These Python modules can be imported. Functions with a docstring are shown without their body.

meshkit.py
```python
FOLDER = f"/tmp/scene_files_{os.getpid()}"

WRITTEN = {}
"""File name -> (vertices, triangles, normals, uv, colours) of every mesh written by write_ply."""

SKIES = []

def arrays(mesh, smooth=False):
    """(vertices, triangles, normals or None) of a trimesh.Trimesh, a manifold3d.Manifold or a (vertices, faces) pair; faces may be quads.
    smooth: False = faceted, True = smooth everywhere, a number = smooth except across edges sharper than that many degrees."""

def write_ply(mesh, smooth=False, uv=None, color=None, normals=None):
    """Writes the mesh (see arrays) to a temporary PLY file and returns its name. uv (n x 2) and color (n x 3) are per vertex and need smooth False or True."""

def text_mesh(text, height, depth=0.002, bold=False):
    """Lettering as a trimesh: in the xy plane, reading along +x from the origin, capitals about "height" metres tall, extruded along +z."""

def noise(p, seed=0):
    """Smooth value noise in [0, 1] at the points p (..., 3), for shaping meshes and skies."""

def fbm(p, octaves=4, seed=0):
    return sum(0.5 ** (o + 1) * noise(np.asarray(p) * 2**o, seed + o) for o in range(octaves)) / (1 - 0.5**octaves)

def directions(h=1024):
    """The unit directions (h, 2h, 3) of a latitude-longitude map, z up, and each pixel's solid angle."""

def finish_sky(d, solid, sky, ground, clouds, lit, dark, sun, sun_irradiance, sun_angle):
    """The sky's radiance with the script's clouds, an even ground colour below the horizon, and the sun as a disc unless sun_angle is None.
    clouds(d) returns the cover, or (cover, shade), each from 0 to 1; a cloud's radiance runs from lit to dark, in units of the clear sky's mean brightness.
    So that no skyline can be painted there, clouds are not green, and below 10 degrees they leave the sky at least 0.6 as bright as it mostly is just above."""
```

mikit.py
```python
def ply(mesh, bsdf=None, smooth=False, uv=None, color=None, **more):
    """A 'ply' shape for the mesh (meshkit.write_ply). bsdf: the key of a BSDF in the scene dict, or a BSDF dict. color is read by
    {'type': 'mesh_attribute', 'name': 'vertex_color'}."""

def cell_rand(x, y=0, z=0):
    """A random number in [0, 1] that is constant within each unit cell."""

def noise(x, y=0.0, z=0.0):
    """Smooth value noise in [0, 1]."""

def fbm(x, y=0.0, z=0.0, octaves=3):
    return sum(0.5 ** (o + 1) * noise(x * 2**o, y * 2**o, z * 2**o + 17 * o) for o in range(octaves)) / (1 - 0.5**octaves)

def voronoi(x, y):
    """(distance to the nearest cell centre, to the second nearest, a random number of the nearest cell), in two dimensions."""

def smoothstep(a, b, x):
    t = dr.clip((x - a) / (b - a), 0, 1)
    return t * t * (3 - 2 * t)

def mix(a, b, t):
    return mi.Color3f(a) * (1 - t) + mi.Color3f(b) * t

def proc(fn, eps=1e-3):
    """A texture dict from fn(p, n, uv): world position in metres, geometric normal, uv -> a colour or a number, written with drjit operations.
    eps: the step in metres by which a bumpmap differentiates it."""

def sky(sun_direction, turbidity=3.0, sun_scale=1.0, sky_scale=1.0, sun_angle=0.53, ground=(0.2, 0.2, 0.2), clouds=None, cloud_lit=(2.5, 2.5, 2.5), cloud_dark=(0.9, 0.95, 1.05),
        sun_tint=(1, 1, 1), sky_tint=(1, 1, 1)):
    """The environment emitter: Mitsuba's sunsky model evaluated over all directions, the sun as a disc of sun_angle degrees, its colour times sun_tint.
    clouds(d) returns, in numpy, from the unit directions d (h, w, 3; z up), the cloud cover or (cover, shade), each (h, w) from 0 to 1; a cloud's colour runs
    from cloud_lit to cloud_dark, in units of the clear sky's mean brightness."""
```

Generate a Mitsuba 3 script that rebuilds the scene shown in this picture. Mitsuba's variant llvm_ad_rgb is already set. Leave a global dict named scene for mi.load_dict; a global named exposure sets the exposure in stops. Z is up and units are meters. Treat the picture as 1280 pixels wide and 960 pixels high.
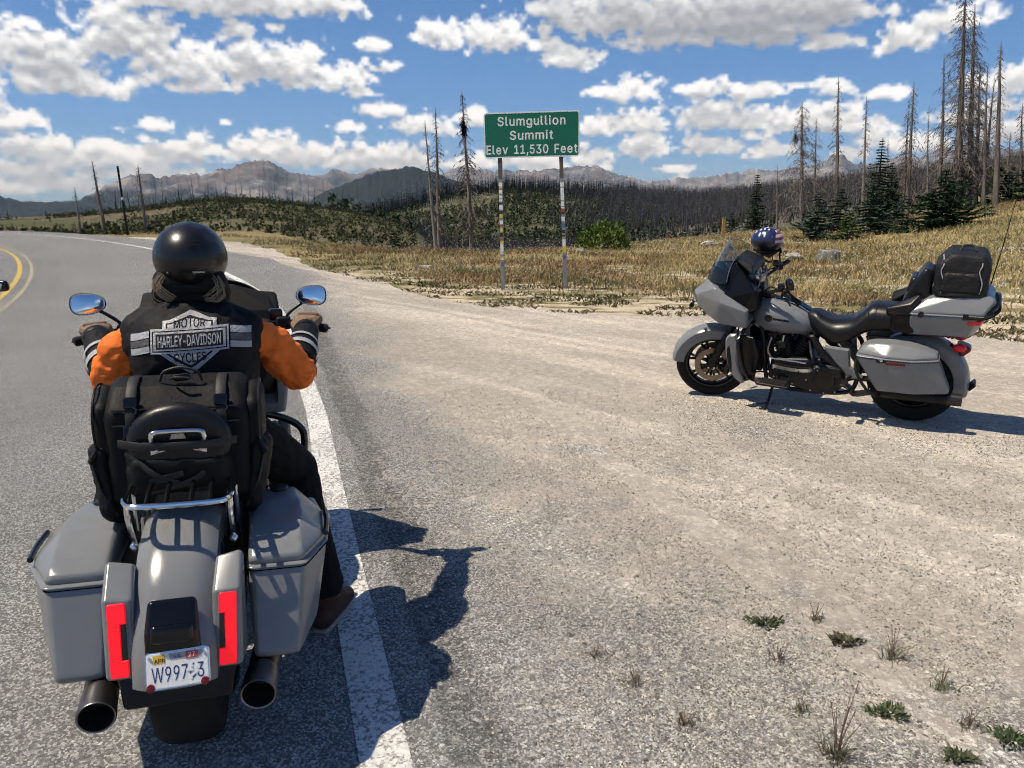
import math
import numpy as np, trimesh, manifold3d as m3
import mitsuba as mi, drjit as dr
import mikit, meshkit
from shapely.geometry import Polygon
from scipy.spatial import cKDTree
from mikit import noise as tn, fbm as tfbm, voronoi, smoothstep, mix, cell_rand

scene, labels = {}, {}
T = mi.ScalarTransform4f
RAD = math.radians

# ------------------------------------------------------------------ camera, sky, sun, exposure
EYE, PITCH = 1.65, RAD(13.4)
scene['camera'] = {'type': 'perspective', 'fov': 67.32, 'fov_axis': 'x', 'near_clip': 0.05, 'far_clip': 60000.0,
                   'to_world': T().look_at(origin=[0, 0, EYE], target=[0, math.cos(PITCH), EYE - math.sin(PITCH)], up=[0, 0, 1])}
exposure = 1.45
SUN = (-0.47, -0.10, 0.877)

# cumulus as (azimuth, elevation, half width, half height, greyness) in degrees
CLOUDS = [(np.float64(-25.35),np.float64(9.7),np.float64(4.26),np.float64(2.78),0.1),(np.float64(-21.77),np.float64(8.32),np.float64(5.9),np.float64(2.44),0.15),(np.float64(-29.39),np.float64(8.48),np.float64(4.41),np.float64(2.4),0.2),(np.float64(-16.29),np.float64(8.59),np.float64(5.79),np.float64(2.12),0.1),(np.float64(-28.29),np.float64(6.98),np.float64(6.2),np.float64(1.47),0.05),(np.float64(-12.14),np.float64(7.99),np.float64(2.81),np.float64(1.22),0.05),(np.float64(-20.9),np.float64(7.26),np.float64(3.29),np.float64(0.91),0.2),(np.float64(-18.53),np.float64(12.12),np.float64(9.36),np.float64(1.4),0.75),(np.float64(-22.83),np.float64(11.97),np.float64(3.41),np.float64(0.62),0.6),(np.float64(-12.94),np.float64(12.54),np.float64(3.6),np.float64(0.78),0.6),(np.float64(-18.15),np.float64(10.75),np.float64(1.42),np.float64(0.9),0),(np.float64(-16.02),np.float64(10.97),np.float64(1.08),np.float64(0.52),0.2),(np.float64(-4.7),np.float64(10.77),np.float64(2.62),np.float64(1.49),0),(np.float64(-1.11),np.float64(10.8),np.float64(4.69),np.float64(1.77),0.1),(np.float64(2.22),np.float64(10.45),np.float64(2.19),np.float64(1.09),0.1),(np.float64(4.17),np.float64(9.38),np.float64(3.03),np.float64(1.03),0),(np.float64(-9.45),np.float64(10.22),np.float64(1.24),np.float64(0.81),0),(np.float64(-8.75),np.float64(8.79),np.float64(1.25),np.float64(0.68),0),(np.float64(-9.52),np.float64(5.95),np.float64(2.17),np.float64(0.76),0),(np.float64(-11.59),np.float64(4.92),np.float64(1.4),np.float64(0.55),0.1),(np.float64(-23.83),np.float64(4.74),np.float64(1.19),np.float64(0.65),0),(np.float64(-19.46),np.float64(5.04),np.float64(0.55),np.float64(0.33),0),(np.float64(-10.56),np.float64(7.17),np.float64(1.39),np.float64(0.55),0.2),(np.float64(-31.51),np.float64(4.74),np.float64(1.99),np.float64(1.2),0.1),(np.float64(-30.06),np.float64(2.94),np.float64(3.41),np.float64(1.48),0.1),(np.float64(-27.03),np.float64(2.53),np.float64(4.4),np.float64(1.66),0.1),(np.float64(-23.25),np.float64(2.87),np.float64(3.62),np.float64(1.58),0.15),(np.float64(-21.27),np.float64(3.16),np.float64(2.45),np.float64(1.46),0),(np.float64(-17.19),np.float64(3.24),np.float64(3.45),np.float64(1.64),0.1),(np.float64(-14.57),np.float64(2.86),np.float64(3.18),np.float64(1.38),0.2),(np.float64(-11.31),np.float64(2.79),np.float64(3.87),np.float64(1.4),0.2),(np.float64(-7.96),np.float64(3.09),np.float64(3.58),np.float64(1.27),0.2),(np.float64(-31.48),np.float64(1.72),np.float64(3.38),np.float64(1.47),0.3),(np.float64(-29.0),np.float64(0.94),np.float64(4.07),np.float64(1.01),0.35),(np.float64(-25.27),np.float64(1.67),np.float64(4.79),np.float64(1.17),0.3),(np.float64(-32.43),np.float64(0.76),np.float64(2.8),np.float64(0.85),0.3),(np.float64(-5.66),np.float64(4.99),np.float64(3.11),np.float64(1.13),0.1),(np.float64(-2.83),np.float64(5.55),np.float64(1.94),np.float64(1.27),0),(np.float64(-7.98),np.float64(2.54),np.float64(3.92),np.float64(0.99),0.3),(np.float64(-2.87),np.float64(2.57),np.float64(3.95),np.float64(1.0),0.2),(np.float64(8.74),np.float64(11.8),np.float64(9.19),np.float64(2.66),0.5),(np.float64(15.08),np.float64(11.3),np.float64(8.41),np.float64(2.74),0.85),(np.float64(3.29),np.float64(12.55),np.float64(3.69),np.float64(1.34),0.3),(np.float64(19.05),np.float64(11.76),np.float64(8.19),np.float64(1.91),0.9),(np.float64(10.94),np.float64(10.52),np.float64(5.53),np.float64(1.34),0.05),(np.float64(16.17),np.float64(10.39),np.float64(3.61),np.float64(1.18),0.0),(np.float64(21.16),np.float64(9.77),np.float64(2.93),np.float64(0.89),0.3),(np.float64(25.34),np.float64(9.79),np.float64(3.12),np.float64(1.6),0),(np.float64(27.43),np.float64(10.63),np.float64(3.32),np.float64(1.32),0.1),(np.float64(8.38),np.float64(7.16),np.float64(3.05),np.float64(1.24),0),(np.float64(6.27),np.float64(7.25),np.float64(1.4),np.float64(0.62),0),(np.float64(13.24),np.float64(7.36),np.float64(2.49),np.float64(0.88),0.1),(np.float64(16.66),np.float64(7.09),np.float64(2.77),np.float64(0.87),0.1),(np.float64(21.41),np.float64(7.04),np.float64(2.15),np.float64(0.84),0.2),(np.float64(24.67),np.float64(6.59),np.float64(1.99),np.float64(0.63),0),(np.float64(8.45),np.float64(5.23),np.float64(3.86),np.float64(1.12),0.15),(np.float64(14.15),np.float64(5.49),np.float64(3.9),np.float64(1.64),0.05),(np.float64(17.57),np.float64(5.19),np.float64(3.09),np.float64(1.35),0.05),(np.float64(21.09),np.float64(5.18),np.float64(3.33),np.float64(1.58),0.05),(np.float64(22.59),np.float64(4.73),np.float64(2.4),np.float64(1.18),0.1),(np.float64(6.22),np.float64(4.99),np.float64(2.59),np.float64(0.84),0.1),(np.float64(9.34),np.float64(3.62),np.float64(2.2),np.float64(1.41),0.1),(np.float64(5.95),np.float64(4.72),np.float64(1.94),np.float64(0.63),0.1),(np.float64(14.53),np.float64(3.55),np.float64(2.86),np.float64(1.03),0.1),(np.float64(17.71),np.float64(3.23),np.float64(2.19),np.float64(0.95),0.1),(np.float64(12.89),np.float64(3.94),np.float64(1.28),np.float64(0.83),0),(np.float64(16.59),np.float64(4.29),np.float64(1.25),np.float64(0.68),0),(np.float64(5.43),np.float64(2.56),np.float64(2.63),np.float64(1.57),0.2),(np.float64(2.87),np.float64(2.29),np.float64(3.3),np.float64(1.15),0.2),(np.float64(11.34),np.float64(2.14),np.float64(1.42),np.float64(0.49),0.1),(np.float64(11.92),np.float64(1.59),np.float64(0.91),np.float64(0.42),0),(np.float64(24.58),np.float64(3.83),np.float64(2.38),np.float64(1.16),0.2),(np.float64(22.76),np.float64(2.88),np.float64(1.82),np.float64(0.79),0.2),(np.float64(26.92),np.float64(3.51),np.float64(2.34),np.float64(1.14),0.2),(np.float64(30.84),np.float64(6.81),np.float64(2.75),np.float64(1.31),0.2),(np.float64(31.6),np.float64(7.2),np.float64(2.17),np.float64(0.83),0.3),(np.float64(30.2),np.float64(5.26),np.float64(2.52),np.float64(1.22),0.1),(np.float64(32.01),np.float64(4.03),np.float64(2.77),np.float64(1.5),0.3),(np.float64(28.97),np.float64(4.86),np.float64(2.27),np.float64(0.93),0.3),(np.float64(-4.6),np.float64(1.46),np.float64(3.96),np.float64(0.57),0.3),(np.float64(0.57),np.float64(2.84),np.float64(3.95),np.float64(1.0),0.2)]
def cloud_cover(d):
    az = np.degrees(np.arctan2(d[..., 0], d[..., 1])); el = np.degrees(np.arcsin(np.clip(d[..., 2], -1, 1)))
    rng = np.random.default_rng(5)
    lst = [(a, e, w * .93, h * .92, g) for a, e, w, h, g in CLOUDS]
    for k in range(75):                                   # the rest of the sky goes on in the same way
        a, e = rng.uniform(-180, 180), 2 + 42 * rng.random() ** 1.4
        if abs(a) < 38 and e < 16: continue
        w = rng.uniform(2.5, 7) * (0.5 + e / 30); lst.append((a, e, w, w * rng.uniform(.25, .4), rng.uniform(0, .5)))
    for k in range(50):
        a = rng.uniform(-180, 180)
        if abs(a) > 36: lst.append((a, rng.uniform(1, 4), rng.uniform(3, 6), rng.uniform(.8, 1.8), .3))
    def field(az, el, seed=0):
        f = np.full(az.shape, -1.0)
        for a, e, w, h, g in lst:
            da = (az - a + 180) % 360 - 180
            m = (np.abs(da) < w * 1.6) & (np.abs(el - e) < h * 2.0)
            if not m.any(): continue
            y = (el[m] - e) / h; y = np.where(y < 0, y * 1.7, y)
            f[m] = np.maximum(f[m], 1 - np.sqrt((da[m] / w) ** 2 + y ** 2))
        return f
    P = np.stack([az, el * 1.35, np.zeros_like(az)], -1)
    lump = np.abs(meshkit.fbm(P * 0.55, 6, 3) - .5)
    puff = meshkit.fbm(P * 1.3, 5, 11)
    wisp = meshkit.fbm(P * np.array([.8, 1.0, 1.0]) * 3.1, 4, 17)
    def dens(f): return f + 1.25 * (puff - .56) + .95 * (.15 - lump) + .62 * (wisp - .52)
    near = el < 75
    D = np.where(near, dens(field(az, el)), -1)
    grey = np.zeros_like(az)
    for a, e, w, h, g in lst:
        da = (az - a + 180) % 360 - 180
        grey = np.maximum(grey, g * np.exp(-(da / w) ** 2 - ((el - e) / h) ** 2))
    cover = np.clip((D + .01) / .36, 0, 1); cover = cover * cover * (3 - 2 * cover)
    cover *= np.clip(.35 + 1.2 * D + .75, 0, 1)
    step = max(1, int(round(.55 / (180 / 1024))))
    up = np.roll(D, step, 0); up2 = np.roll(D, step * 3, 0); left = np.roll(D, step, 1)
    shade = .40 * np.clip(up * 1.2, 0, 1) + .45 * np.clip(up2 * 1.2, 0, 1) + .6 * np.clip((.6 * up + .4 * left - D) * 1.2 + .02, -.3, .6) + .85 * grey
    detail = meshkit.fbm(P * 2.3, 4, 21) - .5
    big = meshkit.fbm(P * .35, 3, 31) - .5
    shade = .92 * (1 - np.exp(-1.4 * np.clip(shade + .55 * detail + .5 * big, 0, 3)))
    return cover, shade
scene['sky'] = mikit.sky(SUN, turbidity=2.6, sun_scale=1.32, sky_scale=.95, clouds=cloud_cover, cloud_lit=(4.9, 4.9, 4.9), cloud_dark=(.9, .98, 1.15), sun_tint=(.95, 1.0, 1.035), sky_tint=(.58, .84, 1.13), ground=(.2, .18, .15))

# ------------------------------------------------------------------ helpers
def rgb(*c): return {'type': 'rgb', 'value': list(c)}
def mat(key, color, rough=.5, **k):
    d = {'type': 'principled', 'base_color': rgb(*color) if isinstance(color, (tuple, list)) else color, 'roughness': rough}
    d.update(k)
    scene[key] = {'type': 'twosided', 'bsdf': d} if not k.get('spec_trans') else d
    return key
VCOL = {'type': 'mesh_attribute', 'name': 'vertex_color'}
_count = {}
def newkey(key):
    k = _count.get(key, -1) + 1; _count[key] = k
    return key if k == 0 else '%s_%03d' % (key, k)
def thing(name, label, cat, group=None):
    key = newkey(name); labels[key] = {'label': label, 'category': cat}
    if group: labels[key]['group'] = group
    return key
MATRIX = np.eye(4)
def put(name, mesh, bsdf, parent=None, smooth=35, color=None, uv=None, label=None, stuff=False, structure=False, M=None, **kw):
    if hasattr(mesh, 'to_mesh'):
        mm = mesh.to_mesh(); mesh = trimesh.Trimesh(mm.vert_properties[:, :3], mm.tri_verts, process=False)
    key = newkey(name if parent is None else parent + '__' + name)
    d = mikit.ply(mesh, bsdf, smooth=smooth, color=color, uv=uv, **kw)
    M = MATRIX if M is None else M
    if not np.allclose(M, np.eye(4)): d['to_world'] = T(M.tolist())
    scene[key] = d
    if label: labels.setdefault(key, {})['label'] = label
    if stuff: labels.setdefault(key, {})['kind'] = 'stuff'
    if structure: labels.setdefault(key, {})['kind'] = 'structure'
    return key
def single(name, label, cat, mesh, bsdf, group=None, **kw):
    key = put(name, mesh, bsdf, None, **kw)
    labels.setdefault(key, {}).update({'label': label, 'category': cat})
    if group: labels[key]['group'] = group
    return key
cat = trimesh.util.concatenate
V = lambda *a: np.array(a, float)
def rotm(axis, ang, c=(0, 0, 0)): return trimesh.transformations.rotation_matrix(ang, axis, c)
def moved(mesh, off): m = mesh.copy(); m.apply_translation(off); return m
def turned(mesh, M): m = mesh.copy(); m.apply_transform(M); return m

def grid_faces(n, m, wrap=False):
    i, j = np.meshgrid(np.arange(n - 1), np.arange(m if wrap else m - 1), indexing='ij')
    a = i * m + j; b = i * m + (j + 1) % m; c = (i + 1) * m + (j + 1) % m; d = (i + 1) * m + j
    return np.vstack([np.stack([a, b, c], -1).reshape(-1, 3), np.stack([a, c, d], -1).reshape(-1, 3)])
def loft(secs, caps=True, closed=False):
    """closed rings (n, m, 3) -> a solid"""
    s = np.asarray(secs, float); n, m = s.shape[:2]
    v = s.reshape(-1, 3); f = grid_faces(n, m, True)
    if closed:
        j = np.arange(m); a = (n - 1) * m + j; b = (n - 1) * m + (j + 1) % m
        f = np.vstack([f, np.stack([a, b, (j + 1) % m], -1), np.stack([a, (j + 1) % m, j], -1)])
    elif caps:
        v = np.vstack([v, s[0].mean(0), s[-1].mean(0)]); j = np.arange(m); k = (j + 1) % m
        f = np.vstack([f, np.stack([k, j, j * 0 + n * m], -1), np.stack([(n - 1) * m + j, (n - 1) * m + k, j * 0 + n * m + 1], -1)])
    t = trimesh.Trimesh(v, f, process=False)
    if t.volume < 0: t.invert()
    return t
def tube(pts, r, sides=10, caps=True, flat=1.0):
    p = np.asarray(pts, float); n = len(p); r = np.broadcast_to(r, (n,))
    t = np.gradient(p, axis=0); t /= np.linalg.norm(t, axis=1, keepdims=True) + 1e-12
    a = np.cross(t[0], [0, 0, 1.] if abs(t[0][2]) < .9 else [1., 0, 0]); a /= np.linalg.norm(a)
    A = []
    for k in range(n):
        a = a - t[k] * (a @ t[k]); a /= np.linalg.norm(a); A.append(a)
    A = np.array(A); B = np.cross(t, A); g = np.arange(sides) * 2 * np.pi / sides
    return loft(p[:, None] + r[:, None, None] * (np.cos(g)[None, :, None] * A[:, None] + flat * np.sin(g)[None, :, None] * B[:, None]), caps)
def curve(pts, n=24):
    """a smooth line through the points"""
    p = np.asarray(pts, float); q = np.vstack([2 * p[0] - p[1], p, 2 * p[-1] - p[-2]]); out = []
    k = max(2, n // (len(p) - 1))
    for i in range(len(p) - 1):
        t = np.linspace(0, 1, k, endpoint=False)[:, None]; a, b, c, d = q[i:i + 4]
        out.append(.5 * (2 * b + (c - a) * t + (2 * a - 5 * b + 4 * c - d) * t ** 2 + (3 * b - a - 3 * c + d) * t ** 3))
    return np.vstack(out + [p[-1:]])
def rod(a, b, r, r2=None, sides=12): return tube([a, b], [r, r if r2 is None else r2], sides)
def lathe(profile, center, axis, n=48):
    """closed profile (radius, along axis) turned about the axis"""
    pr = np.asarray(profile, float); axis = np.asarray(axis, float) / np.linalg.norm(axis)
    a = np.cross(axis, [0, 0, 1.] if abs(axis[2]) < .9 else [1., 0, 0]); a /= np.linalg.norm(a); b = np.cross(axis, a)
    g = np.arange(n) * 2 * np.pi / n
    ring = np.cos(g)[:, None] * a + np.sin(g)[:, None] * b
    s = ring[:, None] * pr[None, :, :1] + axis * pr[None, :, 1:] + np.asarray(center)
    t = loft(s, False, True)
    return t
def hull(pts, r, seg=12):
    """rounded convex body round spheres at the points"""
    pts = np.asarray(pts, float); r = np.broadcast_to(r, (len(pts),))
    return m3.Manifold.batch_hull([m3.Manifold.sphere(float(q), seg).translate(tuple(map(float, p))) for p, q in zip(pts, r)])
def tm(man):
    if isinstance(man, trimesh.Trimesh): return man
    mm = man.to_mesh(); return trimesh.Trimesh(np.array(mm.vert_properties[:, :3]), np.array(mm.tri_verts), process=False)
def man(t): return m3.Manifold(m3.Mesh(np.asarray(t.vertices, np.float32), np.asarray(t.faces, np.uint32)))
def rbox(size, r, c=(0, 0, 0), M=None, seg=8):
    s = np.asarray(size, float) / 2 - r
    t = tm(hull([np.array([a, b, d]) * s for a in (-1, 1) for b in (-1, 1) for d in (-1, 1)], r, seg))
    if M is not None: t.apply_transform(M)
    t.apply_translation(c); return t
def mirror_y(t):
    m = t.copy(); m.vertices = m.vertices * [1, -1, 1]; m.invert(); return m
def prism(poly, d0, d1, bevel=.004, frame=None):
    """outline (n, 2) -> bevelled plate from depth d0 to d1; frame: (origin, ex, ey, ez)"""
    P = np.asarray(poly, float)
    if Polygon(P).exterior.is_ccw is False: P = P[::-1]
    e = np.roll(P, -1, 0) - P; e /= np.linalg.norm(e, axis=1, keepdims=True) + 1e-12
    nrm = np.stack([-e[:, 1], e[:, 0]], 1); q = nrm + np.roll(nrm, 1, 0); q /= np.maximum((q * q).sum(1, keepdims=True), .4) / 2
    I = P + q * bevel; n = len(P)
    rings = [(I, d0), (P, d0 + bevel), (P, d1 - bevel), (I, d1)] if bevel > 0 else [(P, d0), (P, d1)]
    v = np.vstack([np.column_stack([a, np.full(n, z)]) for a, z in rings])
    f = [grid_faces(len(rings), n, True)]
    tv, tf = trimesh.creation.triangulate_polygon(Polygon(rings[0][0]), engine='earcut')
    idx = cKDTree(rings[0][0]).query(tv)[1]; tf = idx[tf]
    if len(tf):
        aa, bb, cc = (rings[0][0][tf[:, k]] for k in range(3))
        ccw = ((bb - aa)[:, 0] * (cc - aa)[:, 1] - (bb - aa)[:, 1] * (cc - aa)[:, 0]) > 0
        tf = np.where(ccw[:, None], tf, tf[:, ::-1])
        f += [tf[:, ::-1], tf + (len(rings) - 1) * n]
    t = trimesh.Trimesh(v, np.vstack(f), process=False)
    if frame is not None:
        o, ex, ey, ez = (np.asarray(a, float) for a in frame)
        t.vertices = o + t.vertices[:, :1] * ex + t.vertices[:, 1:2] * ey + t.vertices[:, 2:] * ez
    if t.volume < 0: t.invert()
    return t
XZ = (V(0, 0, 0), V(1, 0, 0), V(0, 0, 1), V(0, 1, 0))        # outline in x, z; depth along y
def smooth_outline(pts, n=6):
    p = np.asarray(pts, float); c = curve(np.vstack([p, p[:1]]), n * len(p)); return c[:-1]
def rounded(pts, r, seg=4):
    g = Polygon(pts).buffer(-r).buffer(r, quad_segs=seg); return np.array(g.exterior.coords)[:-1]

# ------------------------------------------------------------------ terrain
AZT = np.array([-180, -90, -60, -33, -28.8, -24.5, -22, -19.5, -16.9, -13.7, -10.9, -7, -4, 0, 6.9, 12.7, 17, 22, 25.5, 29.6, 33, 40, 60, 90, 180.])
NODES = np.array([
 [60, 0, 90, .5, 140, 1, 220, 2, 450, 8], [60, 0, 90, .3, 140, 0, 220, -2, 450, -4], [45, 0, 70, -.8, 110, -.6, 200, -6, 380, -14], [43, 0, 65, -.9, 110, -.25, 200, -6, 380, -14],
 [42, 0, 65, -.7, 112, .04, 200, -6, 380, -14], [40, 0, 65, -.3, 120, .9, 200, -6, 380, -14], [38, 0, 65, .1, 125, 1.8, 200, -6, 380, -14], [34, 0, 60, .1, 125, 2.1, 200, -6, 380, -14],
 [30, 0, 55, -.1, 120, 1.8, 200, -6, 380, -14], [27, 0, 50, -.8, 110, .9, 190, -6, 380, -12], [26, 0, 45, -1.5, 100, 0, 180, -6, 380, -7], [25, 0, 42, -2.2, 85, -1.8, 170, -7, 380, -1.5],
 [25, 0, 40, -2.5, 80, -5, 160, -8, 380, 4], [25, 0, 40, -2.5, 80, -5, 160, -7, 380, 7], [27, 0, 42, -2.0, 80, -5, 160, -6, 380, 3], [34, 0, 50, -1.5, 85, -4, 170, -5, 450, 1.65],
 [42, 0, 58, -1, 90, -3, 180, -3, 450, 3.5], [44, .1, 60, .2, 95, -1, 180, 0, 450, 7], [46, .5, 62, .5, 100, 0, 180, 2, 450, 10], [46, 1.2, 62, 1.7, 100, 1.2, 180, 3, 450, 12],
 [46, 1.8, 62, 2.4, 100, 2, 180, 5, 450, 15], [46, 2, 62, 2.6, 100, 2.5, 180, 6, 450, 16], [55, 1, 80, 1.5, 120, 2, 200, 5, 450, 14], [60, .5, 90, 1, 140, 1, 220, 3, 450, 10], [60, 0, 90, .5, 140, 1, 220, 2, 450, 8]])
from scipy.interpolate import PchipInterpolator
from scipy.ndimage import map_coordinates, gaussian_filter1d
_az = np.arange(-180, 180.01, .5)
_nod = np.stack([gaussian_filter1d(np.interp(_az, AZT, NODES[:, k]), 1.5) for k in range(10)], 1)
LR0, LR1, NR = math.log(1.0), math.log(30000.0), 420
_r = np.exp(np.linspace(LR0, LR1, NR))
_H = np.array([PchipInterpolator([0, 12, n[0], n[2], n[4], n[6], n[8], n[8] * 2, 4000, 30000], [0, 0, n[1], n[3], n[5], n[7], n[9], n[9] - 30, -110, -60])(_r) for n in _nod])
_E = np.interp(_az, AZT, NODES[:, 0])
def ground_z(x, y):
    if np.ndim(x) == 0: return float(ground_z(np.array([x]), np.array([y]))[0])
    x, y = np.asarray(x, float), np.asarray(y, float)
    r = np.maximum(np.hypot(x, y), 1.0); a = np.degrees(np.arctan2(x, y))
    z = map_coordinates(_H, [(a + 180) * 2, (np.log(r) - LR0) / (LR1 - LR0) * (NR - 1)], order=1, mode='nearest')
    k = np.clip((r - np.interp(a, _az, _E) - 1) / 25, 0, 1)
    P = np.stack([x, y, x * 0], -1)
    return z + k * ((meshkit.fbm(P / 9, 3, 1) - .5) * .5 + (meshkit.fbm(P / 45, 4, 2) - .5) * np.clip(r * .012, 0, 5))
ra = np.concatenate([np.linspace(0.3, 12, 14), np.exp(np.linspace(math.log(13), math.log(700), 170)), np.exp(np.linspace(math.log(760), math.log(30000), 30))])
aa = np.radians(np.concatenate([np.arange(-180, -42, 3), np.arange(-42, 42, .35), np.arange(42, 180, 3)]))
R_, A_ = np.meshgrid(ra, aa, indexing='ij'); X_, Y_ = R_ * np.sin(A_), R_ * np.cos(A_)
gv = np.stack([X_, Y_, ground_z(X_, Y_)], -1).reshape(-1, 3)
gf = grid_faces(len(ra), len(aa), True)[:, ::-1]
gv = np.vstack([gv, [0, 0, 0]]); j = np.arange(len(aa)); gf = np.vstack([gf, np.stack([j * 0 + len(gv) - 1, (j + 1) % len(aa), j], -1)])
g_ = trimesh.Trimesh(gv, gf, process=False)
if g_.face_normals[:, 2].mean() < 0: g_.invert()

def gravel_colour(p):
    """crushed stone and pale dirt"""
    x, y = p.x, p.y
    d1, d2, w1 = voronoi(x * 125, y * 125)
    e1, e2, w2 = voronoi(x * 52 + 7, y * 52)
    stone = mix((.13, .127, .124), (.62, .595, .56), w1 * w1 * .7 + w1 * .2)
    big = mix((.14, .135, .13), (.6, .58, .54), w2)
    c = mi.Color3f(stone)
    c = dr.select((w2 > .72) & (e1 < .42), big, c)
    c = c * (.55 + .45 * smoothstep(0.0, .25, d2 - d1))
    f1, f2, w3 = voronoi(x * 21 + 3, y * 21)
    c = c * (.80 + .42 * w2) * (.90 + .22 * w3)
    dirt = mix((.43, .38, .315), (.55, .495, .425), tfbm(x * 3, y * 3) * .6 + tn(x * 190, y * 190) * .4) * (.86 + .28 * w2) * (.90 + .20 * w3)
    dirt = dr.select(w2 > .86, dirt * (.62 + .5 * w3), dirt)
    q = tfbm(x * .55 + 3, y * .55, octaves=4) * .7 + tfbm(x * 5, y * 5) * .3
    k = smoothstep(.24, .54, q + .11 * (y - 3.4) - .05 * smoothstep(2.0, 1.0, x))
    k = k * (.88 - .5 * smoothstep(.55, .95, w1) * smoothstep(8.0, 3.0, y))
    c = mix(c, dirt, k)
    t = tn(x * .35 + y * 1.6, x * .1 - y * .2) * .4 + tn(x * 1.3 + y * 3.6 + 5, x * .35 - y * .1) * .3 + tfbm(x * 1.4, y * 1.4) * .3          # wheel tracks
    q = x * .74 + y * .67 + .25 * tfbm(x * .5, y * .5); l = x * .67 - y * .74
    t2 = tn(q * 2.3, l * .10) * .6 + tn(q * 6.1 + 3, l * .22) * .4
    return c * (.90 + .14 * smoothstep(.3, .7, t)) * (.87 + .26 * smoothstep(.35, .68, t2))
def asphalt_colour(p):
    x, y = p.x, p.y
    d1, d2, w1 = voronoi(x * 135, y * 135)
    c = mix((.08, .08, .08), (.54, .535, .52), w1 * w1 * .75 + .11)
    c = c * (.6 + .4 * smoothstep(0.0, .22, d2 - d1))
    c = c * (.87 + .26 * cell_rand(x * 70, y * 70)) * (.93 + .14 * cell_rand(x * 33, y * 33)) * (.85 + .3 * tfbm(x * .8, y * .8))
    return c
LINE_O, LINE_D = (-.39, 1.99), (-.2932, .9561)             # the edge line near the camera
def line_offset(p): return (p.x - LINE_O[0]) * LINE_D[1] - (p.y - LINE_O[1]) * LINE_D[0]
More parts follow.
